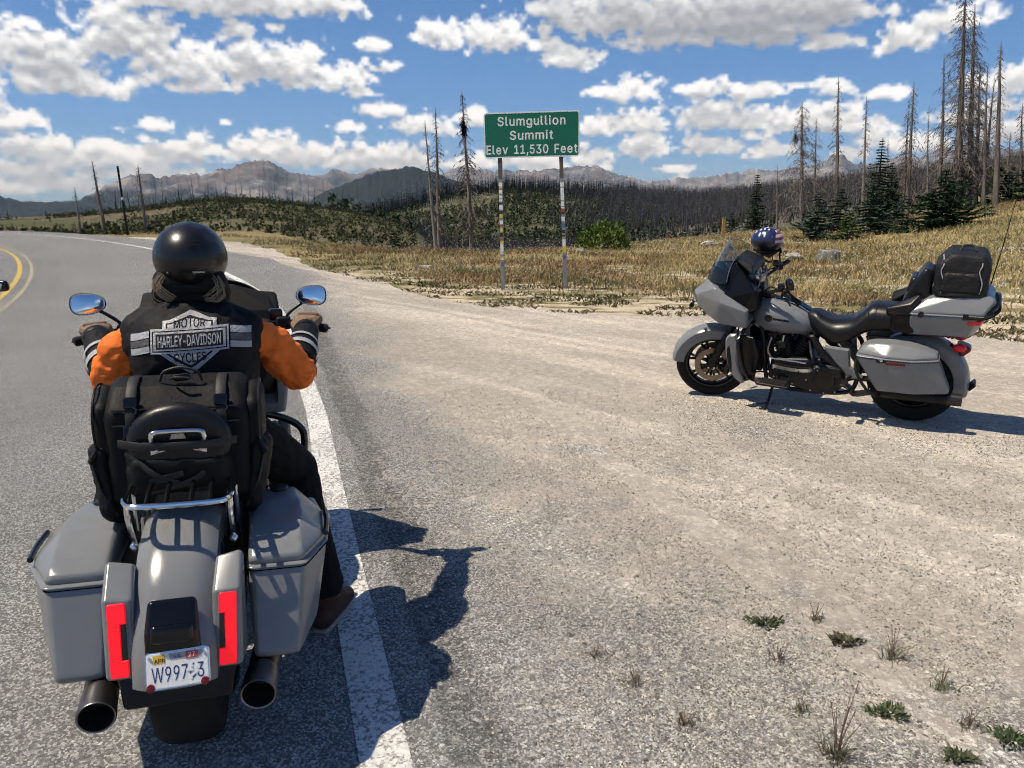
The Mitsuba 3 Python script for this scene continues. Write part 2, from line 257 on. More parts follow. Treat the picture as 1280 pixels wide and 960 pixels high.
def road_colour(p, n, uv):
    a = asphalt_colour(p); s = line_offset(p)
    near = smoothstep(16.0, 9.0, p.y)
    wob = .1 * (tfbm(p.x * 2, p.y * 2) - .5)
    tar = smoothstep(.17, .22, s + wob) * smoothstep(.46, .34, s + wob) * near * (.35 + .65 * tfbm(p.x * 14, p.y * 14))
    a = a * (1 - .55 * tar)
    g = gravel_colour(p)
    k = smoothstep(.3, 1.35, s + .9 * (tfbm(p.x * 1.3, p.y * 1.3, octaves=4) - .5) + .35 * (tn(p.x * 60, p.y * 60) - .5))
    k = k + .55 * smoothstep(.62, .75, tn(p.x * 55, p.y * 55)) * smoothstep(-.1, .6, s)
    return mix(a, g, dr.clip(k, 0, 1))
def gravel_tex(p, n, uv): return gravel_colour(p)
def grit(p, n, uv):
    d1, d2, w1 = voronoi(p.x * 90, p.y * 90)
    return (smoothstep(0., .3, d2 - d1) * (.4 + w1)) * .004 + .004 * tn(p.x * 30, p.y * 30)
def ground_colour(p, n, uv):
    x, y = p.x, p.y; r = dr.sqrt(x * x + y * y)
    a = tfbm(x * .9, y * .9, octaves=4); b = tfbm(x * .12, y * .12, octaves=4); f = tn(x * 14, y * 14)
    soil = mix((.30, .25, .18), (.44, .38, .29), a * .6 + f * .4)
    mead = mix((.13, .105, .05), (.23, .18, .09), a * .5 + f * .5)
    mead = mix(mead, (.11, .105, .05), smoothstep(.5, .65, b) * .8)
    mead = mix(soil, mead, smoothstep(.40, .62, a * .5 + .5 * tfbm(x * 3, y * 6) + .022 * (r - 14)))
    hill = mix((.058, .055, .034), (.105, .088, .055), tfbm(x * .05, y * .05, octaves=4))
    hill = mix(hill, (.055, .062, .03), smoothstep(.45, .6, tfbm(x * .16 + 9, y * .16, octaves=4)))
    hill = mix(hill, (.15, .11, .075), smoothstep(.62, .72, tfbm(x * .03 + 4, y * .03)))
    hill = mix(hill, mix((.045, .043, .034), (.085, .078, .062), tfbm(x * .2, y * .2)), smoothstep(70., 110., r) * smoothstep(.10, .16, x / dr.maximum(y, 1.)))
    hill = mix(hill, mix((.04, .048, .026), (.10, .095, .055), tfbm(x * .09, y * .09, octaves=4)), smoothstep(90., 120., r) * smoothstep(-.22, -.17, x / dr.maximum(y, 1.)) * smoothstep(.16, .10, x / dr.maximum(y, 1.)))
    far = (.045, .055, .035)
    return mix(mix(mead, hill, smoothstep(34., 60., r + 14 * (b - .5))), far, smoothstep(600., 1500., r))
mat('m_ground', mikit.proc(ground_colour), .95, specular=.1)
mat('m_gravel0', mikit.proc(gravel_tex), .9, specular=.15)
mat('m_road0', mikit.proc(road_colour), .85, specular=.2)
for k in ('gravel', 'road'):
    inner = scene.pop('m_%s0' % k)['bsdf']
    scene['m_' + k] = {'type': 'twosided', 'bsdf': {'type': 'bumpmap', 'arbitrary': mikit.proc(grit, .002), 'scale': 1.0, 'bsdf': inner}}
put('ground', g_, 'm_ground', smooth=True, structure=True)

# ------------------------------------------------------------------ road, its markings, gravel pullout
W_ = [(-.39 + .2932 * 60, 1.99 - .9561 * 60), (-.39 + .2932 * 25, 1.99 - .9561 * 25), (-.39, 1.99), (-1.81, 6.62), (-4.05, 12.8), (-7.6, 19.6), (-12.19, 26.66), (-16.98, 32.5), (-21.81, 37.3), (-27.18, 41.3), (-34, 44.8), (-42, 47.5)]
WL = curve(np.column_stack([W_, np.zeros(len(W_))]), 220)[:, :2]
_d = np.cumsum(np.r_[0, np.linalg.norm(np.diff(WL, axis=0), axis=1)])
WL = np.column_stack([np.interp(np.arange(0, _d[-1], .5), _d, WL[:, k]) for k in (0, 1)])
_t = np.gradient(WL, axis=0); _t /= np.linalg.norm(_t, axis=1, keepdims=True); WN = np.column_stack([_t[:, 1], -_t[:, 0]])  # to the right
def strip(o0, o1, z, rows=2, wob=0):
    out = []
    for k in range(rows):
        o = o0 + (o1 - o0) * k / (rows - 1)
        if wob and k == rows - 1: o = o + wob * (meshkit.fbm(np.column_stack([WL * .8, WL[:, 0] * 0]), 4, 5) - .5)[:, None]
        out.append(np.column_stack([WL + WN * o, np.full(len(WL), z)]))
    s = np.stack(out, 1); t = trimesh.Trimesh(s.reshape(-1, 3), grid_faces(len(WL), rows), process=False)
    if t.face_normals[:, 2].mean() < 0: t.invert()
    return t
put('road', strip(-8.3, 1.9, .008, 3, .7), 'm_road', smooth=False, structure=True)
EDGE = np.array([(-22, 40), (-18.1, 36.6), (-14.8, 35.3), (-11.1, 31.9), (-8.3, 27.1), (-6.5, 23.2), (-4.7, 19.1), (-2.9, 16.2), (-1.4, 13.6), (-.5, 12.5), (.7, 11.8), (2.6, 11.2), (4.0, 10.8), (5.2, 10.1), (6.3, 9.1), (9, 7.5), (13, 7), (20, 6), (28, 4)], float)
_e = curve(np.column_stack([EDGE, EDGE[:, 0] * 0]), 300)[:, :2]
_e = _e + ((meshkit.fbm(np.column_stack([_e * .7, _e[:, 0] * 0]), 4, 8) - .5) * 1.3)[:, None] * V(0, 1)
_b = (WL + WN * 1.2)[::6]; _b = _b[(_b[:, 1] < 37) & (_b[:, 1] > -25)]
pl = Polygon(np.vstack([_e, [(28, -26)], _b])).buffer(0)
pl = max(getattr(pl, 'geoms', [pl]), key=lambda g: g.area)
gv_, gf_ = trimesh.creation.triangulate_polygon(pl, engine='earcut')
gt = trimesh.Trimesh(np.column_stack([gv_, np.full(len(gv_), .004)]), gf_, process=False)
if gt.face_normals[:, 2].mean() < 0: gt.invert()
put('gravel_pullout', gt, 'm_gravel', smooth=False, structure=True)
def paint_colour(base, worn, lo, hi):
    def fn(p, n, uv):
        a = asphalt_colour(p)
        k = smoothstep(lo, hi, tfbm(p.x * 85, p.y * 85, octaves=3) * .7 + .3 * tfbm(p.x * 4, p.y * 4))
        return mix(mi.Color3f(*base) * (.8 + .3 * tn(p.x * 120, p.y * 120)), mix(a, worn, .25), k)
    return fn
mat('m_white_line', mikit.proc(paint_colour((.62, .61, .58), (.4, .4, .38), .47, .62)), .8, specular=.2)
mat('m_yellow_line', mikit.proc(paint_colour((.46, .32, .075), (.3, .24, .1), .56, .72)), .8, specular=.2)
mat('m_yellow_worn', mikit.proc(paint_colour((.36, .30, .14), (.3, .26, .18), .40, .56)), .8, specular=.2)
put('road_edge_line', strip(-.068, .085, .012), 'm_white_line', smooth=False, structure=True)
put('centre_line', strip(-4.19, -4.095, .012), 'm_yellow_line', smooth=False, structure=True)
put('centre_line', strip(-3.93, -3.86, .012), 'm_yellow_worn', smooth=False, structure=True)

# ------------------------------------------------------------------ far mountains
def crest_mesh(pts, dist, depth0, depth1, seed, rough, base=-260, rows=70, step=.06, spurs=.55):
    """a mountain range: crest line at its distance, spurs and gullies running down from it"""
    pts = np.array(pts); az = np.arange(pts[0, 0], pts[-1, 0] + 1e-6, step)
    el = PchipInterpolator(pts[:, 0], pts[:, 1])(az)
    zc = EYE + dist * np.tan(np.radians(el)) + (.78 - 2 * np.abs(meshkit.fbm(np.column_stack([az * 1.5, az * 0 + seed, az * 0]), 4, seed) - .5)) * rough * .18
    soft = gaussian_filter1d(zc, 12); v = []
    for k in range(rows):
        t = k / (rows - 1)                                  # 0 front foot, .75 crest, 1 behind
        if t < .75: f = t / .75; r = dist - depth0 * (1 - f); s = .65 * f + .35 * f ** 2.4
        else: f = (t - .75) / .25; r = dist + depth1 * f; s = (1 - f) ** 1.2
        A = np.radians(az)
        x, y = r * np.sin(A), r * np.cos(A)
        C_ = np.column_stack([x, y, x * 0 + seed * 100]) / (dist * .105)
        W = np.column_stack([meshkit.fbm(C_ * .8, 3, seed + 9), meshkit.fbm(C_ * .8 + 7, 3, seed + 11), x * 0]) - .5
        n1 = 1 - 2 * np.abs(meshkit.fbm(C_ + W * 1.1, 2, seed + 3) - .5); n2 = 1 - 2 * np.abs(meshkit.fbm(C_ * 3.2 + W * 2, 4, seed + 5) - .5)
        rg = (n1 - .72) * 1.0 + (n2 - .75) * .36
        w = (s * (1 - s) * 4) ** .8 if t < .75 else s * (1 - s) * 2
        top = zc * s ** 2 + soft * (1 - s ** 2)
        v.append(np.column_stack([x, y, base + (top - base) * s + rg * rough * w]))
    v = np.array(v); t = trimesh.Trimesh(v.reshape(-1, 3), grid_faces(rows, len(az)), process=False)
    if t.face_normals[:, 2].mean() < 0: t.invert()
    return t
def rock_colour(tree, seed):
    def fn(p, n, uv):
        q = p * .0022 + seed
        a = tfbm(q.x, q.y, q.z * 2, octaves=5); b = tfbm(q.x * 4, q.y * 4, q.z * 6, octaves=4)
        c = mix((.056, .056, .066), (.20, .185, .175), smoothstep(.3, .7, a * .55 + b * .45))
        c = mix(c, (.135, .098, .085), smoothstep(.52, .7, tfbm(q.x * 1.3 + 8, q.y * 1.3)) * .5)
        c = mix(c, (.30, .275, .25), smoothstep(.64, .74, b) * .6)
        line = p.z + 260 * (a - .5) + 160 * (b - .5)
        return mix((.020, .026, .026), c, smoothstep(tree - 50., tree + 50., line))
    return fn
mat('m_rock', mikit.proc(rock_colour(60., 0.)), .95, specular=.05)
mat('m_rock_forest', mikit.proc(rock_colour(85., 5.)), .95, specular=.05)
mat('m_rock_dark', mikit.proc(rock_colour(230., 5.)), .95, specular=.05)
mat('m_rock_low', mikit.proc(rock_colour(-100., 9.)), .95, specular=.05)
farL = [(-50, .5), (-42, .9), (-36, .1), (-33, -.3), (-31, -.75), (-28.67, -.05), (-26.26, 1.16), (-24.82, 1.5), (-23.8, 1.35), (-22.4, 1.51), (-20.6, 1.75), (-19.34, 2.06), (-18.3, 2.4), (-17.46, 2.55), (-16.6, 2.35), (-15.7, 1.89), (-14.5, 1.5), (-13.2, 1.1), (-11.5, .4), (-9, -.2), (-6, -.8)]
farB = [(-24, .3), (-20, 1.2), (-15.5, 1.6), (-13.58, 1.55), (-12.67, 2.0), (-11.8, 1.75), (-10.81, 1.65), (-9.96, 2.1), (-8.01, 1.75), (-5.75, 1.5), (-3.73, 2.15), (-1.72, 2.05), (1.15, 2.0), (3.0, 2.1), (4.4, 2.2), (5.73, 2.3), (6.8, 1.95), (8.01, 1.65), (10.84, 1.0), (13.07, .5), (16, -.2)]
farR = [(7, .3), (10.28, 1.1), (12.48, 1.43), (13.6, 1.4), (14.65, 1.57), (16.76, 1.93), (17.8, 1.8), (18.84, 1.96), (20.35, 2.15), (21.4, 2.5), (21.9, 2.85), (22.4, 2.9), (22.8, 2.4), (23.6, 2.2), (24.74, 2.3), (26.1, 2.65), (27.0, 2.5), (27.86, 3.1), (28.8, 3.2), (29.56, 3.5), (31, 3.1), (32.57, 2.86), (36, 3.2), (42, 2.0), (50, 1.0)]
blue = [(-18, -2), (-15.32, -.6), (-13.64, .33), (-11.38, 1.27), (-9.9, 1.85), (-8.8, 2.02), (-7.43, 2.25), (-6.6, 2.1), (-5.73, 1.9), (-4.03, 1.25), (-2, .9), (0.0, .5), (3, -.5)]
lowL = [(-60, .4), (-45, .5), (-36, .6), (-34, .55), (-32.5, .1), (-31, -.15), (-29.5, -.1), (-28, -.3), (-25, -.3), (-22, -.5)]
put('mountain', crest_mesh(farL, 8000, 1700, 1500, 3, 300), 'm_rock', smooth=True, structure=True)
put('mountain', crest_mesh(farB, 11500, 2300, 2000, 7, 380), 'm_rock_low', smooth=True, structure=True)
put('mountain', crest_mesh(farR, 13000, 2500, 2000, 13, 430), 'm_rock', smooth=True, structure=True)
put('mountain', crest_mesh(blue, 4200, 1500, 1000, 21, 120), 'm_rock_dark', smooth=True, structure=True)
put('mountain', crest_mesh(lowL, 6000, 1500, 1500, 31, 110), 'm_rock_forest', smooth=True, structure=True)

# ------------------------------------------------------------------ materials of the vehicles, luggage and clothes
scene['m_paint'] = {'type': 'twosided', 'bsdf': {'type': 'roughplastic', 'diffuse_reflectance': rgb(.355, .366, .376), 'alpha': .08, 'nonlinear': True}}
mat('m_black', (.004, .004, .005), .3, specular=.3)
scene['m_gloss_black'] = {'type': 'twosided', 'bsdf': {'type': 'roughplastic', 'diffuse_reflectance': rgb(.004, .004, .005), 'alpha': .06}}
mat('m_satin', (.008, .008, .009), .42, specular=.35)
mat('m_rubber', (.009, .009, .009), .75, specular=.25)
mat('m_leather', (.006, .006, .007), .36, specular=.4)
mat('m_chrome', (.78, .79, .80), .10, metallic=1.0)
mat('m_steel', (.38, .37, .36), .35, metallic=1.0)
mat('m_disc', (.25, .19, .15), .4, metallic=.8)
mat('m_muffler', (.05, .045, .045), .3, metallic=.7)
mat('m_tip', (.20, .19, .19), .38, metallic=1.0)
mat('m_black_print', (.012, .012, .013), .75, specular=.2)
mat('m_red', (.70, .004, .010), .25, specular=.5, clearcoat=.5)
mat('m_dark_red', (.13, .006, .008), .2, specular=.5)
mat('m_smoke', (.02, .012, .014), .15, specular=.5)
mat('m_white', (.74, .74, .72), .5)
mat('m_navy', (.035, .05, .17), .5)
mat('m_ylabel', (.62, .40, .05), .5)
mat('m_rlabel', (.42, .06, .045), .5)
mat('m_glabel', (.33, .34, .35), .5)
mat('m_mirror', (.86, .88, .9), .02, metallic=1.0)
mat('m_screen', (.05, .055, .06), .12, specular=.6)
scene['m_windshield'] = {'type': 'thindielectric', 'int_ior': 1.45, 'specular_transmittance': rgb(.62, .64, .66)}
scene['m_lens'] = {'type': 'thindielectric', 'int_ior': 1.5, 'specular_transmittance': rgb(.9, .92, .94)}
def cloth_bump(scale, h):
    def fn(p, n, uv): return h * (tfbm(p.x * scale, p.y * scale, p.z * scale, octaves=3))
    return mikit.proc(fn, .002)
def fabric(key, col, rough=.85, sheen=.3, sc=55., h=.006, spec=.25):
    scene[key] = {'type': 'twosided', 'bsdf': {'type': 'bumpmap', 'arbitrary': cloth_bump(sc, h), 'scale': 1.0,
                  'bsdf': {'type': 'principled', 'base_color': rgb(*col), 'roughness': rough, 'specular': spec, 'sheen': sheen}}}
fabric('m_vest', (.0065, .0065, .008), .70, .0, 26., .006, .22)
fabric('m_orange', (.76, .165, .024), .7, .1, 24., .010)
fabric('m_denim', (.006, .006, .007), .9, .05, 40., .006)
fabric('m_glove', (.21, .135, .085), .7, .1, 60., .005)
fabric('m_boot', (.055, .026, .018), .6, .0, 60., .004)

def soften(m, edge=.02, it=12):
    t = tm(m.refine_to_length(edge)); t.merge_vertices(); trimesh.smoothing.filter_taubin(t, iterations=it); return t
def arc_sweep(prof, c, a0, a1, n=40, squash=1.0):
    """open profile (y, radial) swept round the axle c = (x, z); angle 0 points forward, 90 up"""
    rings = []
    for a in np.radians(np.linspace(a0, a1, n)):
        rings.append([(c[0] + (r) * math.cos(a), y, c[1] + r * math.sin(a) * squash) for y, r in prof])
    return loft(rings)
def fender_profile(w, r, crown, side, th=.004):
    y = np.linspace(-1, 1, 17)
    out = [(w * math.copysign(abs(t) ** .85, t), r + crown * (1 - abs(t) ** 2.6)) for t in y]
    out = [(-w, r - side)] + out + [(w, r - side)]
    inn = [((w - th) * a / w, b - th) for a, b in out][::-1]
    return out + inn

def wheel(root, name, c, R, W, rim_r, spokes, S=lambda t: t, disc=True):
    w = root + '__' + name
    h = W / 2
    pr = [(rim_r, -h * .62), (rim_r + .01, -h * .8), (R - .045, -h), (R - .02, -h * .96), (R - .006, -h * .72), (R, -h * .35), (R, h * .35), (R - .006, h * .72), (R - .02, h * .96), (R - .045, h), (rim_r + .01, h * .8), (rim_r, h * .62)]
    put('tyre', S(lathe(pr, (c[0], 0, c[1]), (0, 1, 0), 64)), 'm_rubber', w, smooth=40)
    hw = h * .62
    pr = [(rim_r + .004, -hw), (rim_r + .004, hw), (rim_r - .012, hw), (rim_r - .028, hw * .5), (rim_r - .028, -hw * .5), (rim_r - .012, -hw)]
    put('rim', S(lathe(pr, (c[0], 0, c[1]), (0, 1, 0), 64)), 'm_gloss_black', w, smooth=30)
    put('hub', S(lathe([(.0, -.05), (.05, -.05), (.055, -.03), (.04, 0), (.055, .03), (.05, .05), (.0, .05)], (c[0], 0, c[1]), (0, 1, 0), 32)), 'm_satin', w)
    for k in range(spokes):
        a = 2 * math.pi * (k + .3) / spokes
        for s in (-1, 1):
            b = a + s * .13
            p0 = (c[0] + .045 * math.cos(a), .012 * s, c[1] + .045 * math.sin(a)); p1 = (c[0] + (rim_r - .015) * math.cos(b), .006 * s, c[1] + (rim_r - .015) * math.sin(b))
            put('spoke', S(tube([p0, ((p0[0] + p1[0]) / 2, .02 * s, (p0[2] + p1[2]) / 2), p1], [.016, .010, .013], 8)), 'm_gloss_black', w)
    if disc:
        for s in ((1, -1) if name.startswith('front') else (1,)):
            put('brake_disc', S(lathe([(.105, -.003), (.152, -.003), (.152, .003), (.105, .003)], (c[0], s * .062, c[1]), (0, 1, 0), 48)), 'm_disc', w, smooth=20)
            put('disc_carrier', S(cat([rod((c[0], s * .06, c[1]), (c[0] + .11 * math.cos(q), s * .06, c[1] + .11 * math.sin(q)), .008, sides=6) for q in np.arange(6) * 1.047])), 'm_black', w)

PANNIER = dict(lo=[(.21, .335), (-.245, .352)], seam=[(.365, .578), (-.15, .590)])
def saddlebag(root, s, speaker=False):
    b = newkey(root + '__saddlebag'); _count[b] = _count.get(b, -1)
    F = (lambda t: t) if s > 0 else mirror_y
    r = .022
    body = tm(hull([(.205, .21, .345), (.205, .345, .345), (-.225, .215, .362), (-.225, .308, .362), (-.02, .36, .352), (.345, .21, .575), (.345, .37, .575), (.18, .395, .575), (.0, .395, .578), (-.135, .207, .578), (-.135, .332, .578), (.1, .385, .46)], r, 20))
    key = put('body', F(soften(man(body), .02, 14)), 'm_paint', b, smooth=True)
    pts = []
    for x, z in [(.345, .605), (.325, .635), (.27, .656), (.15, .664), (.04, .658), (-.03, .645), (-.09, .628), (-.13, .608)]:
        t = (x + .13) / .475; o = .328 + .062 * math.sin(math.pi * min(1, t * .9 + .05)); top = (z - .6) / .065
        pts += [(x, .207, z), (x, o - .055 * max(0, top), z)]
    pts += [(.18, .395, .605), (0, .392, .605)]
    put('lid', F(soften(hull(pts, r, 20), .02, 34)), 'm_paint', b, smooth=True)
    lip = tm(hull([(.352, .205, .592), (.352, .372, .592), (.18, .40, .592), (.0, .40, .592), (-.14, .337, .592), (-.14, .203, .592)], [.0235] * 6, 20))
    lip.vertices[:, 2] = .592 + (lip.vertices[:, 2] - .592) * .32
    put('lid_rim', F(lip), 'm_paint', b, smooth=28)
    gap = tm(hull([(.35, .206, .58), (.35, .371, .58), (.18, .397, .58), (.0, .397, .58), (-.138, .334, .58), (-.138, .205, .58)], [.0232] * 6, 16))
    gap.vertices[:, 2] = .5815 + (gap.vertices[:, 2] - .58) * .12
    put('seam', F(gap), 'm_rubber', b)
    put('latch', F(tm(hull([(.225, .418, .582), (.19, .42, .582), (.175, .417, .572), (.225, .414, .57)], .009, 10))), 'm_gloss_black', b)
    put('latch_button', F(moved(trimesh.creation.icosphere(2, .012), (.20, .428, .586))), 'm_chrome', b, smooth=True)
    put('reflector', F(tm(hull([(.165, .417, .568), (.05, .417, .57), (.165, .415, .556), (.05, .415, .558)], .005, 8))), 'm_dark_red', b)
    if speaker:
        put('speaker_grille', F(turned(lathe([(0, -.003), (.05, -.003), (.05, .004), (.043, .006), (0, .006)], (0, 0, 0), (0, 0, 1), 32), trimesh.transformations.translation_matrix((.27, .275, .679)) @ rotm((0, 1, 0), .12) @ np.diag([1.0, .6, 1, 1]))), 'm_satin', b)
        put('trim', F(tube(curve([(.18, .422, .622), (.08, .424, .622), (-.02, .416, .622)], 16), .009, 8)), 'm_gloss_black', b)
    return b

def mirror(root, s, S, bx, bz):
    m = newkey(root + '__mirror'); c = V(bx + .03, s * .425, bz + .145)
    g = np.linspace(0, 2 * np.pi, 40, endpoint=False)
    a = np.sign(np.cos(g)) * np.abs(np.cos(g)) ** .8 * .064; b = np.sign(np.sin(g)) * np.abs(np.sin(g)) ** .8 * .042
    a = a * (1 + .18 * np.sin(g) * 0 + 0); b = b * (1 - .22 * s * np.cos(g) * -1)
    n = V(-1, -s * .21, .17); n /= np.linalg.norm(n); ex = np.cross(n, (0, 0, 1)); ex /= np.linalg.norm(ex); ey = np.cross(ex, n) * 1
    if ey[2] < 0: ey = -ey
    def ring(k, d): return c + (a * k)[:, None] * ex + (b * k)[:, None] * ey + n * d
    put('housing', S(loft([ring(.96, .004), ring(1, 0), ring(.96, -.014), ring(.75, -.028), ring(.35, -.036)])), 'm_gloss_black', m)
    gl = np.array([ring(k, .0045 + .0042 * (1 - k * k)) for k in np.linspace(.93, .02, 10)]); put('mirror_glass', S(loft(gl)), 'm_mirror', m, smooth=True)
    put('stalk', S(tube(curve([(bx + .04, s * .30, bz + .02), (bx + .05, s * .33, bz + .07), c + V(.02, -s * .02, -.02)], 16), [.007] * 17, 8)), 'm_black', m)

def handlebar(root, S, bx, bz):
    h = root + '__handlebar'
    for s in (1, -1):
        put('bar', S(tube(curve([(1.14, 0, .985), (1.145, s * .08, .99), (1.135, s * .17, bz - .03), (bx + .09, s * .24, bz + .015), (bx + .055, s * .30, bz + .02), (bx - .02, s * .455, bz)], 40), .0145, 10)), 'm_gloss_black', h)
        put('grip', S(tube([(bx + .04, s * .335, bz + .015), (bx - .028, s * .475, bz - .002), (bx - .03, s * .479, bz - .003)], [.0185, .0185, .015], 14)), 'm_rubber', h)
        put('switch_box', S(rbox((.05, .06, .055), .01, (bx + .052, s * .305, bz + .02))), 'm_satin', h)
        put('reservoir', S(rbox((.05, .06, .045), .01, (bx + .085, s * .275, bz + .055))), 'm_gloss_black', h)
        put('lever', S(tube(curve([(bx + .075, s * .30, bz + .01), (bx + .085, s * .36, bz + .005), (bx + .05, s * .43, bz - .005), (bx + .035, s * .50, bz - .012)], 16), [.008] * 10 + [.007] * (len(curve([(0, 0, 0)] * 4, 16)) - 10), 8, flat=.6)), 'm_gloss_black', h)
        put('cable', S(tube(curve([(bx + .09, s * .27, bz + .02), (bx + .16, s * .18, bz + .02), (1.17, s * .08, bz - .09), (1.2, s * .04, .85)], 24), .006, 6)), 'm_rubber', h)

def fairing(root, low):
    f = root + '__fairing'
    nose = tm(hull([(1.685, .06, .905), (1.685, -.06, .905), (1.60, .17, .84), (1.60, -.17, .84), (1.60, .17, .93), (1.60, -.17, .93), (1.565, .09, 1.015), (1.565, -.09, 1.015), (1.46, .24, .76), (1.46, -.24, .76), (1.21, .285, .722), (1.21, -.285, .722), (1.41, .25, .735), (1.41, -.25, .735), (1.205, .30, .84), (1.215, -.30, .84), (1.40, .29, .895), (1.40, -.29, .895), (1.465, .235, .99), (1.465, -.235, .99)], .02, 16))
    cut = tm(hull([(1.25, .26, .80), (1.25, -.26, .80), (1.1, .26, .7), (1.1, -.26, .7), (1.40, .25, .94), (1.40, -.25, .94), (1.1, .26, 1.3), (1.1, -.26, 1.3)], .01, 8))
    put('shell', tm(man(soften(man(nose), .02, 14)) - man(cut)), 'm_paint', f, smooth=35)
    wd = .075 if low else 0
    hz, nr = (0, 0) if low else (.05, .05)
    dash = [(1.44, .20, .985), (1.325, .19 + wd - nr, 1.225 - hz), (1.30, .0, 1.25 - hz), (1.27, .20 + wd - nr, 1.17 - hz), (1.17, .21 + wd * .6, .98), (1.15, .20, .85), (1.25, .24, .80), (1.42, .23, .90)]
    put('cockpit', tm(hull([(x, s * y, z) for x, y, z in dash for s in (1, -1)], .018, 12)), 'm_rubber' if low else 'm_black', f, smooth=30)
    put('instrument_hood', tm(hull([(1.32, .16 + wd, 1.225), (1.32, -.16 - wd, 1.225), (1.19, .20 + wd, 1.13), (1.19, -.20 - wd, 1.13), (1.20, .17 + wd, 1.175), (1.20, -.17 - wd, 1.175)] + ([(1.27, .10, 1.27), (1.27, -.10, 1.27)] if low else []), .014, 10)), 'm_rubber' if low else 'm_satin', f)
    for s in (1, -1):
        put('gauge', lathe([(0, 0), (.04, 0), (.043, .006), (.043, .02), (.0, .02)], (1.172, s * .10, 1.085), (-1, 0, .25), 28), 'm_gloss_black', f)
        put('gauge_ring', lathe([(.038, .0), (.045, .0), (.045, .022), (.038, .022)], (1.170, s * .10, 1.085), (-1, 0, .25), 28), 'm_chrome', f)
        put('vent', rbox((.03, .06, .06), .008, (1.165, s * .19, .95)), 'm_satin', f)
        put('headlight', tm(hull([(1.675, s * .08, .885), (1.63, s * .15, .865), (1.68, s * .08, .915), (1.62, s * .15, .915)], .015, 10)), 'm_screen', f)
        put('turn_signal', tube([(1.66, s * .17, .86), (1.645, s * .26, .862), (1.64, s * .285, .862)], [.012, .016, .02], 10), 'm_black', f)
    put('display', rbox((.012, .17, .10), .004, (1.155, 0, 1.02), rotm((0, 1, 0), -.22)), 'm_screen', f)
    put('display_frame', cat([tube([(1.163, -.10, .965), (1.163, .10, .965), (1.142, .10, 1.08), (1.142, -.10, 1.08), (1.163, -.10, .965)], .005, 6)]), 'm_steel', f)
    top = .245 if low else .305
    def sheet(v0, v1, d=0):
        rows = []
        for v in np.linspace(v0, v1, 12):
            u = np.linspace(-1, 1, 31)
            bx_, tx_ = 1.575 - .20 * np.abs(u) ** 2.2, (1.575 - top * .50) - .12 * np.abs(u) ** 2.2
            by, ty = (.30 if low else .235) * u, (.235 if low else .175) * u; bz_, tz = 1.035 + .015 * np.abs(u) ** 2, 1.04 + top - .07 * np.abs(u) ** 3
            e = v ** 1.0; bow = .018 * math.sin(math.pi * v)
            rows.append(np.column_stack([bx_ + (tx_ - bx_) * e + bow + d, by + (ty - by) * e, bz_ + (tz - bz_) * e]))
        return np.array(rows)
    sh = sheet(0, 1)
    put('windshield', trimesh.Trimesh(sh.reshape(-1, 3), grid_faces(*sh.shape[:2]), process=False), 'm_satin' if low else 'm_windshield', f, smooth=True)
    lo_, hi_ = sheet(-.06, .36, .004), sheet(-.06, .36, .010)
    edge = lambda s: np.vstack([s[0], s[1:, -1], s[-1, ::-1][1:], s[1:-1, 0][::-1]])
    a_ = np.vstack([lo_.reshape(-1, 3), hi_.reshape(-1, 3)]); n_ = 12 * 31; gfc = grid_faces(12, 31)
    put('windshield_trim', trimesh.Trimesh(a_, np.vstack([gfc[:, ::-1], gfc + n_]), process=False), 'm_satin' if low else 'm_gloss_black', f, smooth=True)
    put('windshield_edge', tube(np.vstack([sh[:, 0], sh[-1, 1:], sh[::-1, -1][1:]]), .0035, 6), 'm_black' if low else 'm_steel', f)

def lower_fairing(root, s):
    g = newkey(root + '__fairing_lower'); F = (lambda t: t) if s > 0 else mirror_y
    o = smooth_outline([(1.27, .655), (1.335, .635), (1.352, .56), (1.335, .42), (1.285, .30), (1.215, .245), (1.20, .27), (1.235, .36), (1.255, .45), (1.25, .56)], 4)
    put('panel', F(prism(o, .262, .318, .012, XZ)), 'm_paint', g, smooth=40)
    put('duct_shade', F(prism(smooth_outline([(1.318, .56), (1.336, .52), (1.325, .41), (1.295, .34), (1.30, .45)], 4), .315, .323, .003, XZ)), 'm_rubber', g)  # solid plate; its near-black colour stands in for the shaded duct hollow
    put('leg_shield', F(tm(hull([(1.27, .25, .63), (1.14, .29, .62), (1.10, .30, .50), (1.13, .29, .30), (1.2, .25, .26), (1.27, .20, .4), (1.27, .18, .62)], .016, 12))), 'm_black', g, smooth=30)

def cylinder_fins(base, top, r, n=9):
    base, top = V(*base), V(*top); ax = (top - base) / np.linalg.norm(top - base); out = [rod(base, top, r * .8, sides=20)]
    for k in range(n):
        c = base + (top - base) * (k + .5) / n
        out.append(rod(c - ax * .0025, c + ax * .0025, r * (1 + .04 * (k % 2)), sides=24))
    return cat(out)

